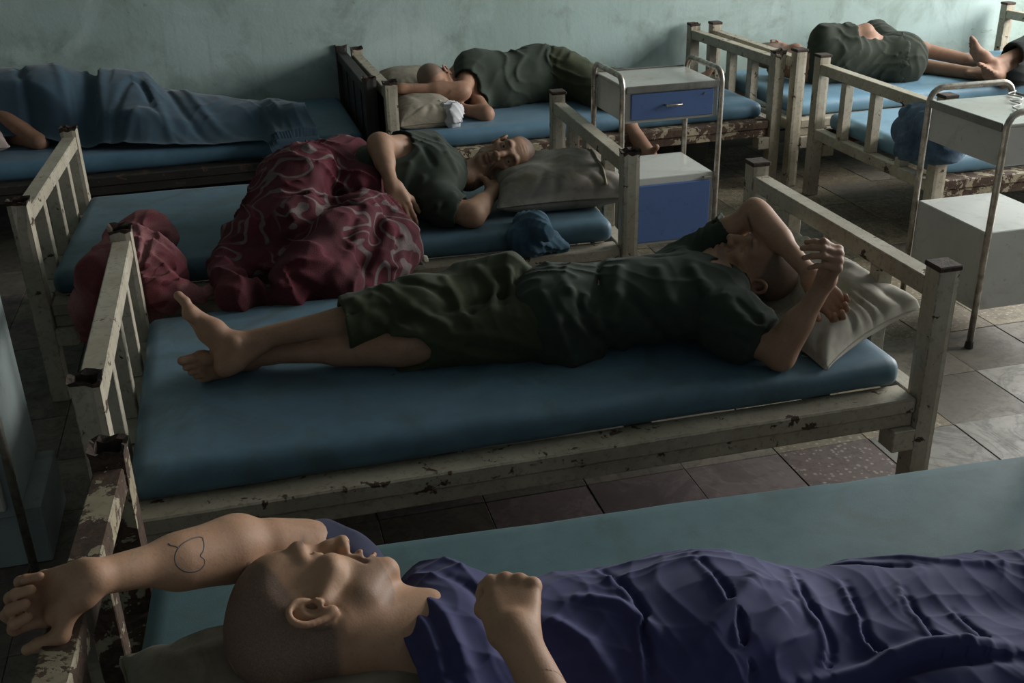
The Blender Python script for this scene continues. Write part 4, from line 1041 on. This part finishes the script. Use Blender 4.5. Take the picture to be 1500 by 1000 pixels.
# ------------------------------------------------------------------ the man under the red blanket
def man_red():
    root = person((.6, 3.85, MT), 'bald elderly man lying on his side facing the camera under a red blanket')
    B = Sdf(); F = Frame(at(741, 232, z=.575), (-.26, -.86, .44), (.955, -.13, .25), .99)
    nk = F.t + V(-.155, -.015, -.055)
    head(B, F, lean=1., eye=.10, neck_to=nk, neck_r=.052)
    Rs = at(628, 222, y=3.98); Ls = at(648, 302, z=.50); pel = V(.36, 3.90, .555); mid = (Rs + Ls) / 2
    ax = nrm(mid - pel); lat = nrm(Ls - Rs); fw = np.cross(ax, lat); T = np.stack([lat, fw, ax], 1)
    B.cap(Rs, Ls, .055, .055, .06); ch = mid - ax * .10
    B.ell(ch, (.150, .10, .18), T, .07); B.ell(pel + ax * .1, (.12, .088, .15), T, .07); B.ell(pel, (.14, .1, .11), T, .06)
    eR = at(556, 211, y=3.78); wR = at(574, 272, y=3.60); eL = at(690, 316, z=.47); wL = at(724, 280, z=.50)
    limb(B, Rs, eR, .049, .037, [(.4, (0, 0, 0), .043)]); limb(B, eR, wR, .035, .0235, [(.25, (0, 0, 0), .036)])
    B.ell(eR + V(-.014, 0, .006), (.022, .022, .022), None, .02)
    limb(B, Ls, eL, .049, .038, None); limb(B, eL, wL, .038, .027, [(.25, (0, 0, 0), .040)])
    d = at(589, 306, y=3.545) - wR
    hand(B, wR, d, nrm(CAM - wR) + V(.1, 0, .2), 1, ((.35, .55, .3), (.4, .6, .35), (.45, .65, .35), (.5, .7, .4)), 1.0, thumb=((.5, .75, -.4), (.2, .9, -.4)))
    hand(B, wL, V(.35, .70, .12), V(0, -.5, -.8), -1, ((.2, .3, .2),) * 4, 1.0)
    for s in (.05, -.05): limb(B, pel + V(0, s, s * .3), V(.12, 3.70 + s, .53), .08, .055, None); limb(B, V(.12, 3.70 + s, .53), V(.22, 3.50 + s, .46), .05, .034, None)
    B.plane((0, 0, MT + .002), (0, 0, -1), .004)
    o = put(sdf_obj('body', B, .0065, SK_OLD, None, [bxs(F.w(0, .005, -.005), .15, .0026), (np.minimum(wR, wR + d) - .07, np.maximum(wR, wR + d * 1.9) + .07, .0032)]), root); head_masks(o, [F]); eyes(F, o, (-.1, 1, -.05))
    S = Sdf(); S.cap(Rs, Ls, .066, .056, .09); S.ell(ch, (.165, .118, .19), T, .08); S.ell(pel + ax * .1, (.145, .11, .16), T, .07)
    sR = Rs + (eR - Rs) * .55; sL = Ls + (eL - Ls) * .55
    S.cap(Rs, sR, .066, .062, .05); S.cap(Ls, sL, .056, .052, .09); S.cap(mid, nk - ax * .05, .10, .075, .06)
    for a, b in ((Rs, sR), (Ls, sL)):
        dd = nrm(b - a); S.cap(b - dd * .02, b + dd * .05, .049, .060, .006, 'sub'); S.cap(b + dd * .062, b + dd * .063, .075, .075, .006, 'sub')
    S.cap(F.w(0, -.01, -.05), nk - ax * .03, .066, .066, .010, 'sub'); S.cap(nk + V(-.02, -.05, .0), nk + V(-.10, -.09, -.055), .050, .016, .010, 'sub')
    tr = lambda *pp: [trace(S, *p_) for p_ in pp]
    S.disp = crease_disp([(tr((665, 285), (640, 300), (610, 325)), .012, .014), (tr((600, 240), (590, 280), (596, 315)), .012, .012), (tr((640, 200), (655, 225), (668, 250)), .012, .014), (tr((620, 215), (635, 240)), .010, -.012), (tr((650, 300), (620, 330)), .010, -.012), (tr((620, 260), (612, 300)), .012, .010)],
                         folds([((.7, .4, .5), .11, .006, 1.2, 71, 1.8), ((.4, -.6, .7), .08, .005, 1.1, 77, 1.6)]))
    S.plane((0, 0, MT + .003), (0, 0, -1), .004)
    put(sdf_obj('shirt', S, .006, GREEN, None), root)
man_red()
# ------------------------------------------------------------------ plush blankets
def plush_mat(name, base, light, line, sc, pat=.5, seed=0.):
    m, nt, b = nodes(name); v = coords(nt, loc=(seed, seed * .7, 0))
    n1 = noise(nt, v, 3.5, 5, .6, 1.2); n2 = noise(nt, v, 300, 3, .7)
    nv = N(nt, 'ShaderNodeTexNoise'); nv.inputs['Scale'].default_value = sc; nv.inputs['Detail'].default_value = .6; nv.inputs['Distortion'].default_value = .9; link(nt, v, nv.inputs['Vector'])
    w = N(nt, 'ShaderNodeMath', operation='PINGPONG'); mu = N(nt, 'ShaderNodeMath', operation='MULTIPLY'); mu.inputs[1].default_value = 9.; link(nt, nv.outputs['Fac'], mu.inputs[0]); link(nt, mu.outputs[0], w.inputs[0]); w.inputs[1].default_value = .5
    c = mix(nt, ramp(nt, n1, [(.4, 0), (.62, 1)]), base, light)
    gate = ramp(nt, noise(nt, v, 2.6, 2, .5, .6), [(pat, 0), (pat + .03, 1)])
    mm = N(nt, 'ShaderNodeMath', operation='MULTIPLY'); link(nt, ramp(nt, w.outputs[0], [(.36, 0), (.40, 1)]), mm.inputs[0]); link(nt, gate, mm.inputs[1])
    c = mix(nt, mm.outputs[0], c, line)
    c = mix(nt, ramp(nt, n2, [(.35, .45), (.65, 0)]), c, tuple(.35 * x for x in base))
    col(nt, b, c); b.inputs['Roughness'].default_value = .95; b.inputs['Sheen Weight'].default_value = .12; b.inputs['Sheen Roughness'].default_value = .4; b.inputs['Sheen Tint'].default_value = (*[min(1, 2.5 * x) for x in light], 1)
    bump(nt, b, mix(nt, .8, n1, n2), .6, .006); return m
RED = plush_mat('dark_red_plush', (.058, .007, .012), (.105, .011, .022), (.15, .12, .115), 4.2, .52)
PINK = plush_mat('pink_red_plush', (.20, .045, .058), (.36, .17, .17), (.12, .016, .026), 3.2, .56, 2.)
def red_blanket():
    S = Sdf()
    S.cap(V(.36, 3.95, .60), V(.18, 3.72, .60), .105, .115, .08)                        # hips and raised knees
    S.cap(V(.20, 3.75, .59), V(.16, 3.62, .56), .12, .10, .07)
    S.chain([V(.16, 3.88, .56), V(.10, 3.70, .52), V(.05, 3.56, .47)], [.13, .11, .07], .07)
    S.chain([at(420, 315, z=.50), at(370, 350, z=.47), at(330, 390, z=.45)], [.075, .085, .06], .06)
    S.chain([at(400, 330, z=.50), at(440, 330, z=.54)], [.08, .10], .08)
    S.chain([at(330, 400, z=.46), at(345, 435, z=.455), at(420, 445, y=3.12), at(470, 440, y=3.12)], [.055, .050, .040, .040], .06)
    S.chain([at(540, 305, z=.55), at(500, 350, z=.52), at(450, 400, z=.48), at(420, 430, z=.45)], [.070, .085, .080, .055], .06)
    S.chain([at(560, 320, z=.50), at(580, 350, z=.47), at(560, 390, z=.42), at(530, 420, y=3.20)], [.070, .070, .065, .06], .05)
    S.chain([at(590, 330, z=.47), at(596, 370, z=.42), at(585, 400, y=3.32)], [.035, .045, .045], .04)
    S.chain([at(480, 380, z=.48), at(500, 420, z=.44), at(470, 445, y=3.15)], [.07, .06, .04], .05)
    S.ell(at(450, 380, z=.44), (.22, .16, .07), None, .06); S.ell(at(530, 280, z=.55), (.10, .12, .10), None, .06); S.ell(at(470, 330, z=.50), (.13, .12, .09), None, .06)
    tr = lambda *pp: [trace(S, *p_) for p_ in pp]
    S.disp = crease_disp([(tr((480, 225), (460, 260), (455, 300)), .022, .018), (tr((520, 235), (530, 270), (535, 300)), .022, .014), (tr((425, 312), (480, 292), (540, 290)), .015, .025), (tr((420, 325), (480, 305), (545, 300)), .014, -.022),
                          (tr((548, 305), (530, 345), (510, 380), (490, 410)), .016, .022), (tr((530, 300), (510, 340), (480, 370)), .015, -.020), (tr((470, 320), (440, 350), (410, 375)), .018, .018), (tr((385, 390), (410, 415), (440, 445)), .013, .024), (tr((370, 395), (400, 425)), .012, -.020),
                          (tr((360, 330), (372, 360), (365, 400)), .018, .018), (tr((340, 350), (350, 390)), .015, -.015), (tr((570, 330), (560, 370), (545, 400)), .014, .018), (tr((585, 340), (578, 380)), .012, -.016), (tr((330, 400), (380, 420)), .015, .016), (tr((555, 320), (590, 345)), .014, .016), (tr((440, 400), (470, 415), (500, 400)), .014, .016), (tr((450, 420), (490, 430)), .012, -.012)],
                         folds([((.7, .3, .4), .13, .018, .8, 81, 1.9), ((.3, .8, -.3), .13, .015, .8, 86, 1.8), ((.8, -.5, .2), .07, .004, .8, 89, 1.6)]))
    o = sdf_obj('blanket', S, .0065, RED, None); tag(o, 'dark red plush blanket with grey leaf lines over the man on his side', 'blanket')
red_blanket()
def pink_blanket():
    S = Sdf()
    S.chain([at(190, 345, y=3.62), at(215, 335, y=3.66), at(245, 350, y=3.64)], [.055, .060, .045], .04)
    S.chain([at(200, 365, z=.52), at(235, 385, z=.48), at(255, 400, z=.46)], [.07, .065, .045], .04)
    S.chain([at(210, 400, z=.47), at(240, 430, z=.45), at(300, 430, z=.44)], [.07, .05, .025], .05)
    S.chain([at(215, 430, y=3.42), at(220, 455, y=3.38)], [.055, .045], .05)
    S.chain([at(180, 350, y=3.55), at(145, 400, y=3.42), at(132, 450, y=3.38), at(135, 490, y=3.37)], [.055, .060, .055, .04], .05)
    S.chain([at(190, 390, y=3.46), at(180, 450, y=3.38), at(170, 480, y=3.37)], [.07, .06, .045], .05)
    tr = lambda *pp: [trace(S, *p_) for p_ in pp]
    S.disp = crease_disp([(tr((200, 330), (205, 360), (202, 385)), .010, .020), (tr((215, 345), (213, 375), (206, 388)), .009, -.020), (tr((225, 350), (220, 372), (210, 388)), .009, .020), (tr((225, 335), (245, 340), (250, 350)), .010, .014), (tr((215, 355), (240, 352), (248, 360)), .008, -.018), (tr((235, 370), (255, 378)), .010, .016), (tr((150, 370), (140, 420), (135, 460)), .014, .018), (tr((165, 380), (158, 430)), .012, -.018), (tr((230, 410), (280, 425)), .012, .012)],
                         folds([((.5, .5, .6), .085, .020, 1.0, 91, 1.5), ((.7, -.4, .5), .055, .012, 1.0, 95, 1.4)]))
    o = sdf_obj('blanket', S, .0055, PINK, None); tag(o, 'crumpled pink and red blanket bundled over the foot end post', 'blanket')
pink_blanket()
# ------------------------------------------------------------------ pillows and cloths
def cushion(name, c, ex, ey, T, m, label, seed=1, n=56, wr=.010, p=2.6, sag=.35, dent=None, floor_z=None):
    """soft cushion: ex, ey are half-axis vectors; T the half thickness"""
    ex = np.asarray(ex, float); ey = np.asarray(ey, float); ez = nrm(np.cross(ex, ey)); c = np.asarray(c, float)
    t = np.linspace(-1, 1, n); t = np.sign(t) * np.abs(t) ** .85; U, Vv = np.meshgrid(t, t, indexing='ij'); P = []
    pin = 1 - .10 * (1 - np.abs(U) ** 2) * np.abs(Vv) ** 4, 1 - .10 * (1 - np.abs(Vv) ** 2) * np.abs(U) ** 4
    th = T * (np.clip((1 - np.abs(U) ** p) * (1 - np.abs(Vv) ** p), 0, 1)) ** .42
    A = (U * pin[1])[..., None] * ex + (Vv * pin[0])[..., None] * ey
    G = (A.reshape(-1, 3))
    ang = np.arctan2(Vv, U); rad = np.maximum(np.abs(U), np.abs(Vv))
    w = (np.abs(np.sin(ang * 9 + 2.5 * snoise(G, seed, 2.5, 2).reshape(n, n))) ** .7 - .6) * sstep(rad, .45, .85) * (1 - sstep(rad, .97, 1.0)) * wr + snoise(G, seed + 3, 4.5, 3).reshape(n, n) * wr * .45
    if dent is not None: w = w - dent[2] * np.exp(-((U - dent[0]) ** 2 + (Vv - dent[1]) ** 2) / .18)
    top = c + A + (th + w * (th > 0))[..., None] * ez; bot = c + A - ((1 - sag) * th)[..., None] * ez
    if floor_z is not None:
        for q in (top, bot): q[..., 2] = np.maximum(q[..., 2], floor_z)
    i = np.arange(n * n).reshape(n, n); q = np.stack([i[:-1, :-1], i[1:, :-1], i[1:, 1:], i[:-1, 1:]], -1).reshape(-1, 4)
    loop = np.concatenate([i[:, 0], i[-1, 1:], i[-2::-1, -1], i[0, -2:0:-1]]); l2 = np.roll(loop, -1)
    rim = np.stack([loop, loop + n * n, l2 + n * n, l2], 1)
    o = mesh_obj(name, np.concatenate([top.reshape(-1, 3), bot.reshape(-1, 3)]), np.concatenate([q, (q + n * n)[:, ::-1], rim]), m); tag(o, label, 'pillow')
    sm = smooth_path([top.reshape(-1, 3)[k] for k in loop[::5]] + [top.reshape(-1, 3)[loop[0]]], 2)
    put2 = tube('piping', sm, .0032, m, o, 5)
    return o, top, ez
P_OFF = fabric_mat('soiled_offwhite_cotton', (.33, .31, .25), (.40, .385, .33), 4, 900, .9, stain=(.21, .18, .11), bstr=.25)
P_TAN = fabric_mat('soiled_tan_cotton', (.20, .175, .13), (.27, .24, .185), 4, 900, .9, stain=(.13, .105, .06), bstr=.25)
P_GRY = fabric_mat('soiled_grey_cotton', (.165, .148, .122), (.225, .21, .185), 4, 900, .9, stain=(.10, .085, .05), bstr=.25)
P_PNK = fabric_mat('pinkish_white_cotton', (.30, .235, .21), (.36, .29, .26), 4, 900, .9)
P_WHT = fabric_mat('white_cotton', (.40, .40, .42), (.46, .46, .47), 6, 900, .9)
cushion('pillow', (1.478, 2.485, MT + .070), (.165, .05, .045), (-.055, .285, .02), .088, P_OFF, 'stained off-white pillow under the head of the man with crossed ankles', 3, 64, .013, dent=(-.65, .0, .06), floor_z=MT + .003)
pl, top, ez = cushion('pillow', at(815, 268, z=.50) + V(0, 0, .0), (.255, -.015, .0), (.02, .185, .02), .105, P_GRY, 'grey-brown stained pillow tied with a cord, under the man on his side', 6, 60, .010, dent=(-.62, .25, .03), floor_z=MT + .003)
CORD = simple('cord_cotton', (.30, .26, .19), .9)
put2 = tube('cord', smooth_path([top[46, j] + ez * .003 for j in range(2, 58, 5)], 4), .0042, CORD, pl, 6); put2['label'] = 'pale cord tied around the pillow'
cushion('pillow', at(622, 165, z=.475), (.155, .0, .0), (.0, .17, .02), .085, P_TAN, 'tan pillow under the arms of the sleeper who hides his face', 9, 48, .009, floor_z=MT + .003)
cushion('pillow', at(598, 122, z=.50), (.16, .0, .0), (.0, .15, .03), .075, P_TAN, 'second tan pillow, behind the head of the sleeper who hides his face', 13, 40, .008, floor_z=MT + .003)
cushion('pillow', (-1.22, 5.36, .475), (.15, .05, 0), (-.04, .2, .0), .06, P_PNK, 'pinkish white pillow at the left edge by the bare arm', 15, 40, .010, floor_z=MT + .003)
cushion('pillow', (-.005, 1.19, MT + .070), (.27, .02, .0), (-.02, .285, .0), .085, P_TAN, 'tan pillow under the shaven head nearest the camera', 21, 64, .008, dent=(.15, .45, .03), floor_z=MT + .003)
def bundle(name, m, label, parts, seed, h=.006, cat='cloth', wl=.05, amp=.012, cut=None):
    S = Sdf()
    for pts, r, k in parts: S.chain(pts, r, k)
    S.disp = folds([((.6, .5, .5), wl, amp, 1.0, seed, 1.5), ((.5, -.7, .4), wl * .8, amp * .7, 1.0, seed + 4, 1.4)])
    if cut is not None: S.plane((0, 0, cut), (0, 0, -1), .004)
    return tag(sdf_obj(name, S, h, m, None), label, cat)
TEALC = fabric_mat('teal_blue_cotton', (.028, .075, .115), (.045, .105, .150), 6, 1000, .9)
NAVYB = fabric_mat('navy_blue_cotton', (.020, .045, .085), (.10, .16, .22), 9, 700, .9)
bundle('folded_cloth', TEALC, 'crumpled teal blue cloth on the mattress edge below the cord-tied pillow', [([at(765, 325, z=.44), at(785, 328, z=.455), at(800, 342, z=.455)], [.035, .045, .03], .02), ([at(755, 345, y=3.44), at(780, 355, y=3.41), at(815, 358, y=3.41)], [.035, .045, .025], .02), ([at(770, 330, z=.44), at(765, 360, y=3.42)], [.035, .035], .03), ([at(800, 345, y=3.46), at(826, 362, y=3.42)], [.035, .022], .02)], 103, .0045, wl=.04, amp=.011)
bundle('cloth_bundle', NAVYB, 'navy blue bundle of clothes on the blue mattress painted window-lit behind the white trolley', [([at(1330, 190, z=.52), at(1360, 185, z=.56), at(1400, 200, z=.52)], [.07, .09, .08], .05), ([at(1335, 220, z=.46), at(1380, 225, z=.46)], [.07, .08], .05), ([at(1325, 165, z=.60), at(1345, 160, z=.62)], [.03, .03], .03)], 107, .007, 'clothes', .07, .014, MT + .004)
bundle('cloth', P_WHT, 'small white cloth tucked between tan pillow and elbow', [([at(648, 158, z=.51), at(662, 165, z=.49), at(664, 178, z=.455)], [.030, .050, .035], .03)], 111, .0045, wl=.045, amp=.016, cut=MT + .003)
bundle('rag', P_OFF, 'tiny frayed off-white rag by the bed rail beside the red blanket', [([at(608, 379, y=3.42), at(620, 380, y=3.41)], [.018, .018], .01)], 113, .003, wl=.02, amp=.006)
# ------------------------------------------------------------------ the sleeper who hides his face
def man_face_down():
    root = person((1.4, 5.5, MT), 'man in dark green on his side hiding his face in his bare arm')
    B = Sdf(); F = Frame(at(642, 122, z=.575), (.35, -.80, -.45), (-.78, -.28, .56), .98)
    nk = V(1.16, 5.56, .565); head(B, F, eye=.0, neck_to=nk)
    Ls = at(690, 100, y=5.52); Rs = V(1.19, 5.42, .49); pel = V(1.63, 5.55, .55); mid = (Ls + Rs) / 2
    ax = nrm(mid - pel); lat = nrm(Rs - Ls); fw = np.cross(ax, lat); T = np.stack([lat, fw, ax], 1)
    def torso(S, g, k=.07): S.cap(Rs, Ls, .055 + g, .055 + g, .06); S.ell(mid - ax * .12, (.145 + g, .10 + g, .19), T, k); S.ell(pel, (.155 + g, .11 + g, .13 + g), T, k); S.ell(pel + ax * .13, (.125 + g, .09 + g, .14), T, k)
    torso(B, 0)
    eL = at(678, 134, y=5.28); wL = at(588, 130, y=5.30); hL = at(560, 132, y=5.32); eR = at(712, 167, z=.455); wR = at(664, 158, z=.475)
    limb(B, Ls, eL, .049, .037, None); limb(B, eL, wL, .038, .026, [(.25, (0, 0, 0), .040)]); hand(B, wL, hL - wL, (0, -.3, 1), -1, ((.2, .3, .2),) * 4)
    limb(B, Rs, eR, .047, .036, None); limb(B, eR, wR, .037, .026, None); hand(B, wR, V(-.6, .3, .5), V(0, -1, .3), 1, ((.4, .6, .4),) * 4)
    hp = at(825, 100, y=5.52); kn = at(893, 150, y=5.22); an = at(952, 226, y=4.80); k2 = V(1.98, 5.35, .50); a2 = V(2.36, 5.45, .465)
    limb(B, hp, kn, .08, .055, None, .04); limb(B, kn, an, .052, .033, [(.28, (0, 0, 0), .048)]); foot(B, an + nrm(an - kn) * .05, V(.25, -.65, -.72), V(.2, -.6, .5), V(-1, 0, 0), .98)
    limb(B, pel, k2, .08, .055, None); limb(B, k2, a2, .05, .033, None); foot(B, a2, V(.6, -.2, .5), V(-.7, .1, .5), V(0, 1, 0), .98)
    o = put(sdf_obj('body', B, .0075, SK_DRK, None, [bxs(F.t, .15, .0035)]), root); head_masks(o, [F])
    S = Sdf(); torso(S, .014, .08); sL = Ls + (eL - Ls) * .5; sR = Rs + (eR - Rs) * .4; S.cap(Ls, sL, .070, .068, .05); S.cap(Rs, sR, .066, .064, .05)
    for a, b in ((Ls, sL), (Rs, sR)):
        d = nrm(b - a); S.cap(b - d * .02, b + d * .05, .048, .062, .006, 'sub'); S.cap(b + d * .062, b + d * .063, .075, .075, .006, 'sub')
    S.plane(pel - ax * .06, -ax, .01); S.disp = folds([((.9, .3, .3), .14, .011, 1.0, 221, 1.8), ((.6, .4, -.6), .09, .007, 1.0, 227, 1.6)]); S.plane((0, 0, MT + .003), (0, 0, -1), .004)
    put(sdf_obj('shirt', S, .0075, GREEN, None), root)
    L = Sdf(); L.ell(pel - ax * .02, (.165, .118, .14), T, .06); hm = kn + (an - kn) * .45
    L.chain([hp, kn, hm], [.105, .085, .070], .05); L.chain([pel, k2, k2 + (a2 - k2) * .5], [.10, .085, .075], .05)
    d = nrm(an - kn); L.cap(hm - d * .01, hm + d * .06, .052, .062, .006, 'sub'); L.cap(hm + d * .075, hm + d * .076, .09, .09, .006, 'sub')
    L.disp = folds([((.6, .6, .5), .08, .010, .9, 131, 1.6), ((.8, -.3, .4), .06, .007, .9, 135, 1.6)])
    put(sdf_obj('trousers', L, .0075, OLIVE, None), root)
man_face_down()
def man_curled():
    root = person((3.4, 5.4, MT), 'man in olive clothes curled up with his back to the camera')
    B = Sdf(); F = Frame((2.99, 5.60, .555), (.2, .95, 0), (-1, .1, .05), .98); nk = V(3.09, 5.52, .56); head(B, F, eye=.0, neck_to=nk)
    Us = at(1206, 56, y=5.34); Ds = Us + V(.0, .03, -.20); pel = at(1316, 92, y=5.32) + V(0, 0, .0); mid = (Us + Ds) / 2
    ax = nrm(mid - pel); lat = nrm(Ds - Us); fw = np.cross(ax, lat); T = np.stack([lat, fw, ax], 1)
    def torso(S, g, k=.07): S.cap(Us, Ds, .055 + g, .055 + g, .06); S.ell(mid - ax * .14, (.128 + g, .105 + g, .20), T, k); S.ell(pel + ax * .14, (.112 + g, .095 + g, .15), T, k); S.ell(pel, (.158 + g, .135 + g, .150 + g), T, k)
    torso(B, 0)
    e = at(1268, 46, y=5.33); w = at(1302, 72, y=5.40); limb(B, Us, e, .048, .038, None); limb(B, e, w, .038, .026, None); hand(B, w, V(.8, .3, -.3), V(0, 0, 1), 1)
    e2 = V(3.02, 5.62, .47); w2 = at(1165, 72, y=5.52); limb(B, Ds, e2, .046, .036, None); limb(B, e2, w2, .036, .026, None); hand(B, w2, V(-1, -.1, -.1), V(0, -.5, .9), 1, ((.2, .3, .2),) * 4)
    k1 = pel + V(.10, .42, .06); k2 = pel + V(.08, .40, -.05); h1 = at(1428, 90, y=5.40); h2 = at(1428, 108, z=.462)
    limb(B, pel + V(0, .05, .05), k1, .08, .055, None); limb(B, k1, h1, .052, .034, [(.3, (0, 0, 0), .048)]); limb(B, pel + V(0, .05, -.05), k2, .08, .055, None); limb(B, k2, h2, .052, .034, [(.3, (0, 0, 0), .048)])
    foot(B, h1 + V(.02, 0, 0), V(.35, .75, -.1), V(-.8, .4, .1), V(0, 0, -1), .95); foot(B, h2 + V(.02, 0, 0), V(.45, .75, .0), V(-.8, .4, .1), V(0, 0, 1), .95)
    B.plane((0, 0, MT + .002), (0, 0, -1), .004)
    o = put(sdf_obj('body', B, .0075, SK_DRK, None), root); head_masks(o, [F])
    S = Sdf(); torso(S, .010, .06); s1 = Us + (e - Us) * .72; sleeve(S, Us, s1, .068, .064, .046, .03)
    S.plane(pel + ax * .02, -ax, .01); S.disp = folds([((.8, .2, .5), .13, .010, 1.3, 141, 1.8), ((.5, .3, -.8), .09, .007, 1.2, 145, 1.6)]); S.plane((0, 0, MT + .003), (0, 0, -1), .004); S.cap(F.w(0, -.02, -.05), nk, .06, .06, .01, 'sub')
    put(sdf_obj('shirt', S, .0075, OLIVE2, None), root)
    L = Sdf(); L.ell(pel, (.165, .142, .155), T, .06); L.cap(pel + V(0, .05, .05), pel + V(0, .05, .05) + (k1 - pel) * .8, .10, .085, .06); L.cap(pel + V(0, .05, -.04), pel + (k2 - pel) * .8, .10, .085, .06)
    L.disp = folds([((.5, .3, .8), .14, .008, 1.2, 151, 1.7), ((.8, -.3, .4), .09, .005, 1.2, 155, 1.6)]); L.plane((0, 0, MT + .003), (0, 0, -1), .004)
    put(sdf_obj('trousers', L, .0075, OLIVE2, None), root)
man_curled()
def man_right():
    root = person((4.3, 5.1, MT), 'person at the right edge showing one bare foot and dark trousers')
    B = Sdf(); an = at(1456, 95, y=5.0); kn = V(4.42, 5.08, .62); hp = V(4.66, 5.12, .56); toe = at(1418, 66, y=5.0); heel = an + V(-.03, 0, -.07)
    limb(B, kn, an, .052, .034, [(.3, (0, 0, 0), .048)]); limb(B, hp, kn, .08, .055, None); foot(B, an, CU * .9 - CR * .43, CR * .9 + CU * .43, -CF, 1.0, .05)
    k2 = V(4.40, 5.02, .56); a2 = V(4.07, 4.98, .47); limb(B, V(4.66, 5.0, .53), k2, .08, .055, None); limb(B, k2, a2, .05, .034, None); foot(B, a2 + V(0, 0, .02), V(-.75, -.2, .55), V(.6, 0, .8), V(0, 1, 0), 1.)
    B.ell((4.66, 5.05, .56), (.13, .16, .12), None, .05); B.cap((4.68, 5.05, .58), (4.90, 5.02, 1.0), .13, .14, .05); B.cap((4.92, 4.86, 1.04), (4.92, 5.18, 1.04), .05, .05, .06)
    F = Frame((4.95, 5.02, 1.27), (-1, 0, -.1), (0, 0, 1), .98); head(B, F, eye=.0, neck_to=V(4.93, 5.02, 1.06))
    for y in (4.84, 5.20): limb(B, V(4.92, y, 1.03), V(4.96, y, .76), .048, .038, None); limb(B, V(4.96, y, .76), V(4.84, y, .56), .037, .026, None); hand(B, V(4.84, y, .56), V(-.6, 0, -.7), (.6, 0, .6), 1 if y > 5. else -1)
    o = put(sdf_obj('body', B, .008, SK_DRK, None, [(np.minimum(an, toe) - .09, np.maximum(an, toe) + .09, .004)]), root); head_masks(o, [F])
    L = Sdf(); L.chain([hp, kn, kn + (an - kn) * .62], [.12, .10, .085], .05); L.chain([V(4.66, 5.0, .53), k2, k2 + (a2 - k2) * .85], [.11, .105, .10], .05); L.ell((4.66, 5.05, .56), (.155, .185, .135), None, .05)
    c = kn + (an - kn) * .62; d = nrm(an - kn); L.cap(c - d * .01, c + d * .06, .055, .068, .006, 'sub'); L.cap(c + d * .09, c + d * .091, .095, .095, .006, 'sub')
    L.disp = folds([((.5, .3, .8), .09, .010, .9, 161, 1.7)]); L.plane((0, 0, MT + .003), (0, 0, -1), .004)
    DT = fabric_mat('charcoal_green_cotton', (.005, .007, .006), (.008, .011, .009), 5, 1100, .9)
    put(sdf_obj('trousers', L, .0075, DT, None), root)
    S = Sdf(); S.cap((4.70, 5.05, .64), (4.90, 5.02, 1.0), .15, .155, .05); S.cap((4.92, 4.86, 1.03), (4.92, 5.18, 1.03), .065, .065, .06); S.disp = L.disp
    for y in (4.84, 5.20): S.cap((4.92, y, 1.03), (4.95, y, .88), .065, .065, .04)
    put(sdf_obj('shirt', S, .009, OLIVE2, None), root)
man_right()

# ------------------------------------------------------------------ loose ends
THR = simple('white_thread', (.55, .55, .53), .8)
zt = .803
t = tube('string', smooth_path([(2.775, 3.33, zt + .002), (2.72, 3.30, zt), (2.73, 3.24, zt), (2.69, 3.20, zt), (2.66, 3.21, zt), (2.655, 3.15, zt), (2.60, 3.12, zt), (2.58, 3.06, zt), (2.52, 3.03, zt)], 5), .0028, THR); tag(t, 'crinkled white string lying on the top tray of the plain white trolley', 'string')
rr_ = random.Random(5)
S_ = []
fz = empty('frayed_threads', tuple(at(1183, 518, z=MT + .003))); tag(fz, 'small tuft of frayed pale threads on the blue mattress beside the bare elbow', 'threads')
for k in range(9):
    a = rr_.uniform(0, 6.28); p = V(0, 0, 0); pts = [p]
    for j in range(4):
        a += rr_.uniform(-.9, .9); p = p + V(.009 * math.cos(a), .009 * math.sin(a), rr_.uniform(-.0005, .002)); p[2] = max(p[2], .0); pts.append(p)
    tube('thread', smooth_path(pts, 3), .0007, THR, fz, 4)
